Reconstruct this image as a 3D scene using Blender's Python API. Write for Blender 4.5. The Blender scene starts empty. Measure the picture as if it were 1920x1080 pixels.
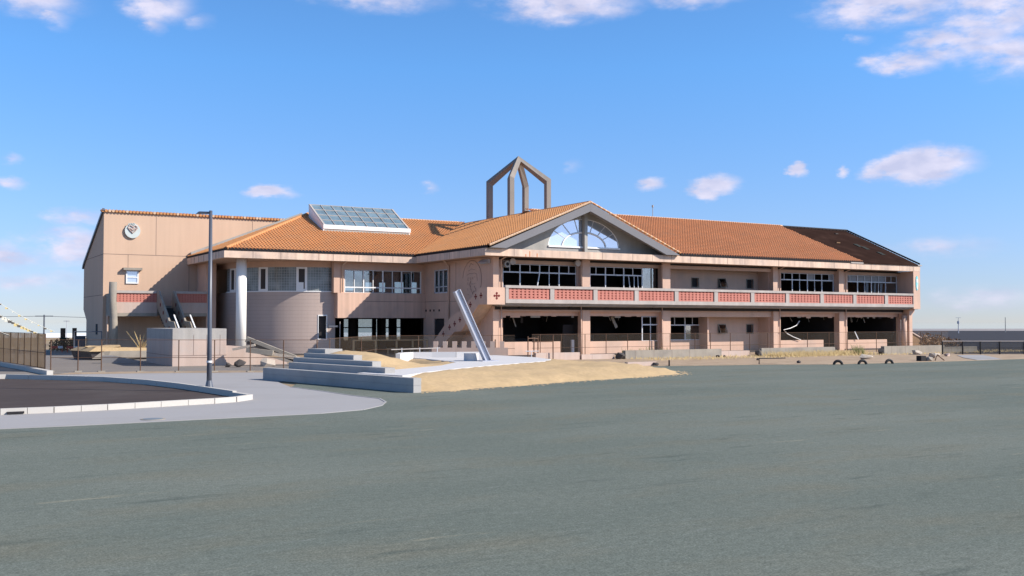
import bpy, bmesh, math, random
from mathutils import Vector, Matrix
random.seed(7)
D = bpy.data; S = bpy.context.scene
COL = S.collection
R_ = math.radians

# ---------------------------------------------------------------- camera
F_PX = 1925.0
yaw = math.atan(1135 / F_PX); pitch = math.atan(63 / F_PX)
cam = D.objects.new('camera', D.cameras.new('camera')); COL.objects.link(cam)
cam.data.sensor_width = 36; cam.data.lens = 36 * F_PX / 1920
cam.data.clip_start = 0.1; cam.data.clip_end = 20000
cam.location = (0, 0, 2.7)
cam.rotation_euler = (math.pi / 2 + pitch, 0, -yaw)
S.camera = cam
S.render.resolution_x = 1024; S.render.resolution_y = 576

# ---------------------------------------------------------------- light
SUN = Vector((1.06, -0.98, 1.0)).normalized()
sun = D.objects.new('sun', D.lights.new('sun', 'SUN')); COL.objects.link(sun)
sun.data.energy = 4.8; sun.data.angle = R_(0.5); sun.data.color = (1.0, 0.93, 0.84)
sun.rotation_euler = (-SUN).to_track_quat('-Z', 'Y').to_euler()
S.view_settings.view_transform = 'Standard'; S.view_settings.look = 'None'
S.view_settings.gamma = 1; S.view_settings.exposure = 0.55

W = D.worlds.new('World'); S.world = W; W.use_nodes = True
nt = W.node_tree; N = nt.nodes; L = nt.links; N.clear()
def nd(t, **k):
    n = N.new(t)
    for a, b in k.items(): setattr(n, a, b)
    return n
def mth(op, a, b=None, c=None, clamp=False):
    n = nd('ShaderNodeMath', operation=op, use_clamp=clamp)
    for i, v in enumerate((a, b, c)):
        if v is None: continue
        if isinstance(v, (int, float)): n.inputs[i].default_value = v
        else: L.new(v, n.inputs[i])
    return n.outputs[0]
tc = nd('ShaderNodeTexCoord'); sp = nd('ShaderNodeSeparateXYZ'); L.new(tc.outputs['Generated'], sp.inputs[0])
zc = mth('MAXIMUM', mth('MULTIPLY_ADD', sp.outputs[2], 1.15, 0.045), 0.045)
cb = nd('ShaderNodeCombineXYZ'); L.new(sp.outputs[0], cb.inputs[0]); L.new(sp.outputs[1], cb.inputs[1]); L.new(zc, cb.inputs[2])
sky = nd('ShaderNodeTexSky', sky_type='NISHITA'); sky.sun_disc = False
sky.sun_elevation = math.asin(SUN.z); sky.sun_rotation = math.atan2(SUN.x, SUN.y)
sky.air_density = 1.0; sky.dust_density = 0.6; sky.ozone_density = 2.0
L.new(cb.outputs[0], sky.inputs[0])
# clouds by direction (azimuth, elevation, half width, half height, weight)
az = mth('ARCTAN2', sp.outputs[0], sp.outputs[1]); el = mth('ARCSINE', sp.outputs[2])
CL = [(0.0916,0.2807,0.0479,0.0177,0.8),(0.1135,0.2654,0.0151,0.0094,0.4),(0.1971,0.2878,0.0353,0.0197,0.9),(0.195,0.2691,0.0141,0.0114,0.5),(0.2328,0.277,0.0202,0.0094,0.35),(0.3972,0.3074,0.0807,0.0156,0.7),(0.5852,0.3048,0.0857,0.0208,0.95),(0.5799,0.2865,0.0454,0.0083,0.5),(0.7093,0.3041,0.0605,0.0114,0.6),(0.8939,0.2876,0.0857,0.0249,0.9),(0.9822,0.2686,0.0656,0.0312,0.8),(0.9473,0.2478,0.0656,0.0218,0.8),(0.9023,0.2324,0.0403,0.0125,0.9),(0.9902,0.232,0.0454,0.026,0.7),(0.9148,0.1404,0.0484,0.0177,1.5),(0.8829,0.1353,0.0252,0.0104,1.0),(0.7294,0.1296,0.0262,0.0125,1.2),(0.7258,0.1196,0.0131,0.0073,0.8),(0.668,0.1314,0.0171,0.0073,0.9),(0.8083,0.1415,0.0106,0.0078,1.1),(0.8446,0.139,0.0066,0.0073,1.0),(0.8614,0.2559,0.0111,0.0062,0.4),(0.2998,0.1226,0.0242,0.0078,1.1),(0.3172,0.12,0.0151,0.0052,0.5),(0.4521,0.1297,0.0111,0.0057,0.5),(0.5916,0.1514,0.0101,0.0083,0.3),(0.0724,0.142,0.0141,0.0068,0.8),(0.0728,0.1208,0.0192,0.0068,0.8),(0.1228,0.0672,0.045,0.02,1.0),(0.1334,0.0947,0.0353,0.0093,0.6),(0.075,0.0576,0.0655,0.0156,0.65),(0.0951,0.036,0.07,0.0104,0.5),(0.9317,0.067,0.0555,0.0114,0.45),(0.8722,0.0015,0.0807,0.0062,0.25),(0.9659,0.0203,0.0605,0.013,0.5),
      (1.3,0.2,0.12,0.03,0.8),(-0.3,0.22,0.12,0.03,0.8),(0.5,0.5,0.3,0.06,0.7),(1.6,0.12,0.1,0.02,0.9),(-0.8,0.15,0.1,0.02,0.9),(0.0,0.45,0.2,0.05,0.7)]
pc = nd('ShaderNodeCombineXYZ'); L.new(az, pc.inputs[0]); L.new(el, pc.inputs[1])
nz = nd('ShaderNodeTexNoise'); nz.inputs['Scale'].default_value = 24; nz.inputs['Detail'].default_value = 7; nz.inputs['Roughness'].default_value = 0.6
mp = nd('ShaderNodeMapping'); mp.inputs['Scale'].default_value = (1.0, 2.2, 1); L.new(pc.outputs[0], mp.inputs[0]); L.new(mp.outputs[0], nz.inputs['Vector'])
wrp = nd('ShaderNodeVectorMath', operation='MULTIPLY_ADD')
sbv = nd('ShaderNodeVectorMath', operation='SUBTRACT'); L.new(nz.outputs['Color'], sbv.inputs[0]); sbv.inputs[1].default_value = (.5, .5, .5)
L.new(sbv.outputs[0], wrp.inputs[0]); wrp.inputs[1].default_value = (.045, .022, 0); L.new(pc.outputs[0], wrp.inputs[2])
acc = None; lo = None
for a, e, rx, ry, w in CL:
    s = nd('ShaderNodeVectorMath', operation='SUBTRACT'); L.new(wrp.outputs[0], s.inputs[0]); s.inputs[1].default_value = (a, e, 0)
    m = nd('ShaderNodeVectorMath', operation='MULTIPLY'); L.new(s.outputs[0], m.inputs[0]); m.inputs[1].default_value = (.85 / rx, .85 / ry, 0)
    ln = nd('ShaderNodeVectorMath', operation='LENGTH'); L.new(m.outputs[0], ln.inputs[0])
    v = mth('MULTIPLY', mth('SUBTRACT', 1.0, ln.outputs['Value'], clamp=True), w)
    acc = v if acc is None else mth('MAXIMUM', acc, v)
dn = mth('MULTIPLY', acc, mth('MULTIPLY_ADD', nz.outputs['Fac'], 3.6, -0.85))
mr = nd('ShaderNodeMapRange', interpolation_type='SMOOTHSTEP'); L.new(dn, mr.inputs[0])
mr.inputs[1].default_value = 0.0; mr.inputs[2].default_value = 0.8; mr.inputs[3].default_value = 0; mr.inputs[4].default_value = 0.9
n2 = nd('ShaderNodeTexNoise'); n2.inputs['Scale'].default_value = 30; n2.inputs['Detail'].default_value = 4; L.new(mp.outputs[0], n2.inputs['Vector'])
cr = nd('ShaderNodeValToRGB'); L.new(n2.outputs['Fac'], cr.inputs[0])
cr.color_ramp.elements[0].position = .35; cr.color_ramp.elements[0].color = (5.0, 5.1, 6.8, 1)
cr.color_ramp.elements[1].position = .65; cr.color_ramp.elements[1].color = (7.0, 6.7, 8.0, 1)
tr_ = nd('ShaderNodeValToRGB'); L.new(sp.outputs[2], tr_.inputs[0])
tr_.color_ramp.elements[0].position = 0.0; tr_.color_ramp.elements[0].color = (1.05, .97, 1.14, 1)
tr_.color_ramp.elements[1].position = 0.9; tr_.color_ramp.elements[1].color = (.85, 1.0, 1.15, 1)
for ps_, c_ in ((.10, (1.0, 1.19, 1.52, 1)), (.24, (.86, 1.42, 1.90, 1)), (.40, (.80, 1.32, 1.78, 1))):
    e_ = tr_.color_ramp.elements.new(ps_); e_.color = c_
tint = nd('ShaderNodeMixRGB', blend_type='MULTIPLY'); tint.inputs[0].default_value = 1; L.new(tr_.outputs[0], tint.inputs[2])
L.new(sky.outputs[0], tint.inputs[1])
mx = nd('ShaderNodeMixRGB'); L.new(mr.outputs[0], mx.inputs[0]); L.new(tint.outputs[0], mx.inputs[1]); L.new(cr.outputs[0], mx.inputs[2])
bg = nd('ShaderNodeBackground'); L.new(mx.outputs[0], bg.inputs[0]); bg.inputs[1].default_value = 0.085
wo = nd('ShaderNodeOutputWorld'); L.new(bg.outputs[0], wo.inputs[0])

# ---------------------------------------------------------------- materials
def mat(name, col, rough=.85, var=.12, scale=.6, fine=.08, fscale=14, bump=0, bscale=30, streak=0, spec=.3, metal=0, stain=None, stamt=.0, stscale=.25, stretch=(1, 1, 1)):
    m = D.materials.new(name); m.use_nodes = True; t = m.node_tree; ns = t.nodes; ls = t.links
    b = ns['Principled BSDF']; b.inputs['Roughness'].default_value = rough
    b.inputs['Specular IOR Level'].default_value = spec; b.inputs['Metallic'].default_value = metal
    g = ns.new('ShaderNodeNewGeometry')
    def noise(sc, det=5, st=(1, 1, 1)):
        mpn = ns.new('ShaderNodeMapping'); mpn.inputs['Scale'].default_value = st; ls.new(g.outputs['Position'], mpn.inputs[0])
        n = ns.new('ShaderNodeTexNoise'); n.inputs['Scale'].default_value = sc; n.inputs['Detail'].default_value = det; ls.new(mpn.outputs[0], n.inputs['Vector'])
        return n.outputs['Fac']
    def mul(x, f):
        q = ns.new('ShaderNodeMath'); q.operation = 'MULTIPLY_ADD'; ls.new(x, q.inputs[0]); q.inputs[1].default_value = 2 * f; q.inputs[2].default_value = 1 - f
        return q.outputs[0]
    def mm(x, y):
        q = ns.new('ShaderNodeMath'); q.operation = 'MULTIPLY'; ls.new(x, q.inputs[0]); ls.new(y, q.inputs[1]); return q.outputs[0]
    f = mm(mul(noise(scale, 5, stretch), var), mul(noise(fscale, 3, stretch), fine))
    if streak: f = mm(f, mul(noise(1.2, 4, (2.2, 2.2, .12)), streak))
    rgb = ns.new('ShaderNodeRGB'); rgb.outputs[0].default_value = (*col, 1); cur = rgb.outputs[0]
    if stain:
        mr_ = ns.new('ShaderNodeMapRange'); ls.new(noise(stscale, 7), mr_.inputs[0]); mr_.inputs[1].default_value = .48; mr_.inputs[2].default_value = .72; mr_.inputs[4].default_value = stamt
        x = ns.new('ShaderNodeMixRGB'); ls.new(mr_.outputs[0], x.inputs[0]); ls.new(cur, x.inputs[1]); x.inputs[2].default_value = (*stain, 1); cur = x.outputs[0]
    vm = ns.new('ShaderNodeVectorMath'); vm.operation = 'SCALE'; ls.new(cur, vm.inputs[0]); ls.new(f, vm.inputs['Scale'])
    ls.new(vm.outputs[0], b.inputs['Base Color'])
    if bump:
        bp = ns.new('ShaderNodeBump'); bp.inputs['Strength'].default_value = bump; bp.inputs['Distance'].default_value = .03
        ls.new(noise(bscale, 4, stretch), bp.inputs['Height']); ls.new(bp.outputs[0], b.inputs['Normal'])
    return m
M = {}
M['pink'] = mat('painted_render_pink', (.58,.385,.29), var=.10, scale=.35, fine=.05, streak=.10, stain=(.40, .31, .26), stamt=.5, stscale=.6)
M['pinks'] = mat('stained_render_pink', (.58, .385, .29), var=.12, scale=.5, fine=.05, streak=.32, stain=(.36, .28, .24), stamt=.6, stscale=.7)
M['pinkf'] = mat('fascia_render', (.62,.45,.345), var=.10, fine=.06, fscale=5, streak=.36, stain=(.36, .29, .25), stamt=.65, stscale=.8)
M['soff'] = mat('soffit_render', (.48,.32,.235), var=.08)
M['gym'] = mat('gym_render', (.55,.375,.265), var=.07, scale=.25, fine=.04, streak=.08, stain=(.52, .36, .26), stamt=.3, stscale=.4)
M['mauve'] = mat('mauve_tile_wall', (.45,.355,.31), var=.07, fine=.04, streak=.05)
M['joint'] = mat('wall_joint', (.20, .14, .12))
M['mjoint'] = mat('mauve_tile_joint', (.30, .235, .215), var=.05)
M['tile'] = mat('clay_roof_tile', (.53,.24,.095), rough=.7, var=.14, scale=.5, fine=.14, fscale=3.4, spec=.25, stain=(.42, .24, .13), stamt=.4, stscale=.9)
M['tiler'] = mat('clay_roof_tile_redder', (.48,.20,.09), rough=.7, var=.14, scale=.5, fine=.14, fscale=3.4, spec=.25, stain=(.35, .18, .10), stamt=.4, stscale=.9)
M['felt'] = mat('bare_roof_felt', (.030,.017,.014), rough=1, spec=0, var=.25, scale=.7, stain=(.05, .028, .022), stamt=.8, stscale=.6)
M['greenfelt'] = mat('green_roof_lining', (.02,.022,.017), var=.2)
M['cap'] = mat('pale_ridge_tile', (.60,.40,.26), var=.2, fscale=6, fine=.2)
M['grey'] = mat('grey_concrete', (.34, .325, .30), var=.14, fine=.08, streak=.15, stain=(.2, .19, .18), stamt=.4, stscale=.7)
M['towerc'] = mat('roof_frame_concrete', (.235, .205, .18), var=.15, fine=.1, streak=.15)
M['barge'] = mat('grey_bargeboard', (.18,.175,.185), var=.05)
M['balc'] = mat('balcony_concrete', (.40,.355,.325), var=.10, streak=.22, fine=.06, stain=(.34, .30, .27), stamt=.5, stscale=.9)
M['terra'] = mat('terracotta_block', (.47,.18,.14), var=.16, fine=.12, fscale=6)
M['terrad'] = mat('terracotta_hole_shade', (.30, .055, .04), var=.2)  # darker red paints the shade inside the block holes
M['red'] = mat('dark_red_tile', (.15,.02,.018), var=.1)
M['white'] = mat('white_paint', (.74,.73,.72), var=.05, rough=.5, fine=.04)
M['alum'] = mat('white_aluminium', (.56,.57,.60), var=.08, rough=.45)
M['wcol'] = mat('white_column_paint', (.79,.755,.70), var=.05, fine=.03, streak=.05)
M['dark'] = mat('gutted_interior_shade', (.030, .026, .026), var=.4, scale=1.2)  # near-black colour holds the shade of the unlit rooms
M['dkwall'] = mat('shade_dark_wall', (.055, .048, .048), var=.3, scale=.8)  # colour darkened so the room walls read as deep shade
M['black'] = mat('black_gutter', (.02, .018, .02), var=.2)
M['conc'] = mat('weathered_concrete', (.30,.262,.215), var=.18, fine=.1, streak=.22, stain=(.18, .165, .15), stamt=.6, stscale=.9, bump=.3)
M['boxc'] = mat('pink_stained_block', (.49,.37,.31), var=.12, fine=.06, streak=.18, stain=(.42, .38, .35), stamt=.5, stscale=.9)
M['boxt'] = mat('grey_stained_block', (.36,.33,.30), var=.25, streak=.25, fine=.1, stain=(.25, .24, .24), stamt=.5, stscale=1.2)
M['step'] = mat('smooth_step_concrete', (.36,.345,.33), var=.08, fine=.05, stain=(.27, .26, .25), stamt=.5, stscale=1.)
M['stepj'] = mat('step_joint', (.16, .19, .22))
M['paving'] = mat('pale_concrete_paving', (.32,.305,.30), var=.06, scale=.15, fine=.05, fscale=8, stain=(.27, .255, .245), stamt=.6, stscale=.3)
M['path'] = mat('white_concrete_path', (.54,.52,.51), var=.05, fine=.04)
M['kerb'] = mat('white_kerbstone', (.50,.465,.42), var=.06, fine=.06)
M['asph'] = mat('dark_asphalt', (.070,.056,.052), var=.2, scale=.3, fine=.25, fscale=9, stretch=(.35, 1, 1), spec=.05, stain=(.10, .085, .078), stamt=.6, stscale=.35)
M['yard'] = mat('grey_yard_asphalt', (.20, .175, .155), var=.12, scale=.3, fine=.1, stain=(.25, .22, .18), stamt=.5, stscale=.2)
M['sand'] = mat('mound_sand', (.46,.325,.175), var=.14, scale=.9, fine=.18, fscale=5, bump=.8, bscale=5, stain=(.46, .32, .18), stamt=.5, stscale=.7)
M['dirt'] = mat('dry_dirt', (.36,.265,.18), var=.25, scale=.8, fine=.25, fscale=4, bump=1, bscale=6, stain=(.27, .19, .12), stamt=.7, stscale=.6)
M['land'] = mat('far_land', (.30, .22, .13), var=.35, scale=.05, fine=.3, fscale=.6, stain=(.10, .075, .055), stamt=.7, stscale=.03)
M['straw'] = mat('dry_grass', (.42, .31, .15), var=.3, scale=2)
M['weed'] = mat('olive_weed', (.16, .16, .06), var=.3, scale=2)
M['brush'] = mat('brown_brush', (.20, .115, .06), var=.3, scale=2)
M['ever'] = mat('dark_evergreen', (.025, .035, .02), var=.3, scale=2)
M['metal'] = mat('brushed_steel', (.42,.43,.49), var=.06, rough=.42, metal=.35, spec=.5)
M['lamp'] = mat('dark_lamp_paint', (.085, .092, .115), var=.06, rough=.35, spec=.5)
M['rust'] = mat('rusty_brown_pipe', (.115,.065,.042), var=.25, scale=3)
M['wood'] = mat('pale_timber_rail', (.42, .28, .15), var=.2, scale=2)
M['net'] = None
M['rock'] = mat('dark_rock', (.07, .06, .055), var=.3, scale=2, bump=.8)
M['rubble'] = mat('pale_rubble', (.50, .42, .34), var=.25, scale=1.5, bump=.8)
M['rubber'] = mat('black_rubber', (.015, .015, .016), var=.2, rough=.6)
M['bluegrey'] = mat('blue_grey_sheet', (.42,.42,.46), var=.1)
M['cyan'] = mat('cyan_sign_face', (.18, .62, .66), var=.03)
M['darkfence'] = mat('dark_fence_paint', (.02, .02, .022), var=.1)
M['seawc'] = mat('seawall_concrete', (.28,.255,.25), var=.12, scale=.08, fine=.1, fscale=.5, stain=(.26, .25, .26), stamt=.5, stscale=.05)
M['seadk'] = mat('seawall_dark_foot', (.026,.020,.020), var=.25, scale=.1)
M['seawh'] = mat('seawall_white', (.75, .74, .72), var=.06, scale=.1)
M['orange'] = mat('rust_stain', (.52, .17, .06), var=.2)
M['crest'] = mat('relief_line', (.33,.235,.20), var=.1)
M['disc'] = mat('pale_disc', (.50, .54, .52), var=.14, scale=3)
M['discr'] = mat('disc_relief', (.42, .30, .26), var=.2, scale=3)
M['curtain_and_glare'] = mat('grey_curtain_and_glare', (.28,.275,.28), var=.08, fscale=8, fine=.15)  # also paints the pale reflection in the left wing's first pane
M['yellow'] = mat('yellow_bunting', (.62, .48, .22)); M['whitef'] = mat('white_bunting', (.7, .66, .55)); M['darkf'] = mat('dark_bunting', (.10, .09, .08))
M['redp'] = mat('red_barrier_paint', (.50, .05, .04))

def field_mat():
    m = D.materials.new('green_grey_playing_field'); m.use_nodes = True; t = m.node_tree; ns = t.nodes; ls = t.links
    b = ns['Principled BSDF']; b.inputs['Roughness'].default_value = 1; b.inputs['Specular IOR Level'].default_value = .12
    g = ns.new('ShaderNodeNewGeometry')
    def noise(sc, det, st, rot=0, rough=.55):
        mpn = ns.new('ShaderNodeMapping'); mpn.inputs['Scale'].default_value = st; mpn.inputs['Rotation'].default_value = (0, 0, rot); ls.new(g.outputs['Position'], mpn.inputs[0])
        n = ns.new('ShaderNodeTexNoise'); n.inputs['Scale'].default_value = sc; n.inputs['Detail'].default_value = det; n.inputs['Roughness'].default_value = rough; ls.new(mpn.outputs[0], n.inputs['Vector']); return n.outputs['Fac']
    def rng(x, a, b_, c, d):
        q = ns.new('ShaderNodeMapRange'); ls.new(x, q.inputs[0])
        for i, v in enumerate((a, b_, c, d)): q.inputs[i + 1].default_value = v
        return q.outputs[0]
    def mix(f, a, bcol):
        x = ns.new('ShaderNodeMixRGB'); ls.new(f, x.inputs[0]); ls.new(a, x.inputs[1]); x.inputs[2].default_value = (*bcol, 1); return x.outputs[0]
    rgb = ns.new('ShaderNodeRGB'); rgb.outputs[0].default_value = (.121, .138, .117, 1); c = rgb.outputs[0]
    c = mix(rng(noise(.16, 6, (.4, 1, 1)), .42, .62, 0, 1), c, (.148, .162, .137))
    c = mix(rng(noise(.5, 7, (.5, 1, 1), .1), .50, .68, 0, .7), c, (.146, .144, .110))
    c = mix(rng(noise(1.3, 7, (.26, 1.5, 1), .06, .65), .58, .70, 0, .65), c, (.066, .082, .072))      # dark drag marks
    c = mix(rng(noise(1.1, 8, (.20, 1.7, 1), .04, .7), .62, .69, 0, .6), c, (.25, .235, .17))          # sandy rake lines
    c = mix(rng(noise(1.9, 6, (.35, 2.2, 1), .12, .65), .60, .72, 0, .5), c, (.175, .19, .172))
    sp_ = rng(noise(34, 3, (1, 1, 1), 0, .8), .3, .7, .58, 1.42)
    s2 = rng(noise(9, 5, (.7, 1, 1), 0, .8), .3, .7, .80, 1.20)
    mm = ns.new('ShaderNodeMath'); mm.operation = 'MULTIPLY'; ls.new(sp_, mm.inputs[0]); ls.new(s2, mm.inputs[1])
    vm = ns.new('ShaderNodeVectorMath'); vm.operation = 'SCALE'; ls.new(c, vm.inputs[0]); ls.new(mm.outputs[0], vm.inputs['Scale'])
    ls.new(vm.outputs[0], b.inputs['Base Color'])
    bp = ns.new('ShaderNodeBump'); bp.inputs['Strength'].default_value = .5; bp.inputs['Distance'].default_value = .01
    ls.new(noise(38, 4, (1, 1, 1), 0, .8), bp.inputs['Height']); ls.new(bp.outputs[0], b.inputs['Normal'])
    return m
M['field'] = field_mat()
def alpha_mat(name, col, a, sheen=False, rough=.8):
    m = D.materials.new(name); m.use_nodes = True; t = m.node_tree; ns = t.nodes; ls = t.links; b = ns['Principled BSDF']
    b.inputs['Base Color'].default_value = (*col, 1); b.inputs['Roughness'].default_value = rough
    g = ns.new('ShaderNodeNewGeometry'); n = ns.new('ShaderNodeTexNoise'); n.inputs['Scale'].default_value = .7; ls.new(g.outputs['Position'], n.inputs['Vector'])
    q = ns.new('ShaderNodeMath'); q.operation = 'MULTIPLY_ADD'; ls.new(n.outputs['Fac'], q.inputs[0]); q.inputs[1].default_value = a * .5; q.inputs[2].default_value = a * .75
    ls.new(q.outputs[0], b.inputs['Alpha']); return m
M['net'] = alpha_mat('thin_wire_mesh', (.22, .17, .13), .10)
M['netb'] = alpha_mat('brown_net', (.46, .25, .085), .9)
_t = M['netb'].node_tree; _b = _t.nodes['Principled BSDF']; _o = _t.nodes['Material Output']; _x = _t.nodes.new('ShaderNodeAddShader'); _tl = _t.nodes.new('ShaderNodeBsdfTranslucent'); _tl.inputs[0].default_value = (.085, .055, .028, 1)
_t.links.new(_b.outputs[0], _x.inputs[0]); _t.links.new(_tl.outputs[0], _x.inputs[1]); _t.links.new(_x.outputs[0], _o.inputs[0]); _b.inputs['Base Color'].default_value = (.17, .11, .055, 1)
M['netd'] = alpha_mat('dark_mesh', (.03, .03, .03), .55)
def glass_mat(name, tintc, refl, rough=.03):
    m = D.materials.new(name); m.use_nodes = True; t = m.node_tree; ns = t.nodes; ls = t.links; ns.clear()
    tr = ns.new('ShaderNodeBsdfTransparent'); tr.inputs[0].default_value = (*tintc, 1)
    gl = ns.new('ShaderNodeBsdfGlossy'); gl.inputs['Roughness'].default_value = rough; gl.inputs[0].default_value = (.95, .97, 1, 1)
    g = ns.new('ShaderNodeNewGeometry'); n = ns.new('ShaderNodeTexNoise'); n.inputs['Scale'].default_value = 1.2; ls.new(g.outputs['Position'], n.inputs['Vector'])
    q = ns.new('ShaderNodeMath'); q.operation = 'MULTIPLY_ADD'; ls.new(n.outputs['Fac'], q.inputs[0]); q.inputs[1].default_value = refl * .6; q.inputs[2].default_value = refl * .7
    x = ns.new('ShaderNodeMixShader'); ls.new(q.outputs[0], x.inputs[0]); ls.new(tr.outputs[0], x.inputs[1]); ls.new(gl.outputs[0], x.inputs[2])
    o = ns.new('ShaderNodeOutputMaterial'); ls.new(x.outputs[0], o.inputs[0]); return m
M['glass'] = glass_mat('window_glass', (.7, .74, .76), .16)
M['fan'] = glass_mat('fanlight_glass', (.55, .62, .7), 1.0, .12)
M['skyg'] = glass_mat('skylight_glass', (.62, .72, .78), .42, .06)
def frosted(name, c, rough, ior=1.6):
    m = D.materials.new(name); m.use_nodes = True; t = m.node_tree; b = t.nodes['Principled BSDF']; g = t.nodes.new('ShaderNodeNewGeometry'); n = t.nodes.new('ShaderNodeTexNoise'); n.inputs['Scale'].default_value = 1.5; n.inputs['Detail'].default_value = 4
    t.links.new(g.outputs['Position'], n.inputs['Vector']); r = t.nodes.new('ShaderNodeValToRGB'); t.links.new(n.outputs['Fac'], r.inputs[0]); r.color_ramp.elements[0].position = .35; r.color_ramp.elements[1].position = .65
    r.color_ramp.elements[0].color = (*[v * .8 for v in c], 1); r.color_ramp.elements[1].color = (*[v * 1.15 for v in c], 1); t.links.new(r.outputs[0], b.inputs['Base Color']); b.inputs['Roughness'].default_value = rough; b.inputs['IOR'].default_value = ior; return m
M['skyg'] = frosted('skylight_pane', (.16, .225, .26), .12, 1.9)
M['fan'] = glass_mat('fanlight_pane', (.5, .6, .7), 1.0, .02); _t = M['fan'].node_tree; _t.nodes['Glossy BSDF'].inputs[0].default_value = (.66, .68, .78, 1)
_m = _t.nodes['Mix Shader']; _d = _t.nodes.new('ShaderNodeBsdfDiffuse'); _d.inputs[0].default_value = (.50, .56, .62, 1); _t.links.new(_d.outputs[0], _m.inputs[1]); _t.nodes['Math'].inputs[1].default_value = .1; _t.nodes['Math'].inputs[2].default_value = .5  # bluish diffuse share paints in some of the sky's reflection
def block_glass():
    m = D.materials.new('glass_block_band'); m.use_nodes = True; t = m.node_tree; ns = t.nodes; ls = t.links; b = ns['Principled BSDF']
    b.inputs['Roughness'].default_value = .18; b.inputs['Specular IOR Level'].default_value = .6
    g = ns.new('ShaderNodeNewGeometry'); n = ns.new('ShaderNodeTexNoise'); n.inputs['Scale'].default_value = 1.1; ls.new(g.outputs['Position'], n.inputs['Vector'])
    cr_ = ns.new('ShaderNodeValToRGB'); ls.new(n.outputs['Fac'], cr_.inputs[0]); cr_.color_ramp.elements[0].position = .3; cr_.color_ramp.elements[1].position = .7
    cr_.color_ramp.elements[0].color = (.09, .10, .10, 1); cr_.color_ramp.elements[1].color = (.26, .29, .29, 1); ls.new(cr_.outputs[0], b.inputs['Base Color']); return m
M['gblock'] = block_glass()
M['gjoint'] = mat('glass_block_joint', (.30, .31, .31), var=.1)
def water_mat():
    m = D.materials.new('sea_water'); m.use_nodes = True; b = m.node_tree.nodes['Principled BSDF']
    b.inputs['Base Color'].default_value = (.30, .36, .42, 1); b.inputs['Roughness'].default_value = .015; b.inputs['Specular IOR Level'].default_value = 1; b.inputs['IOR'].default_value = 2.2
    return m
M['water'] = water_mat()

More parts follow.
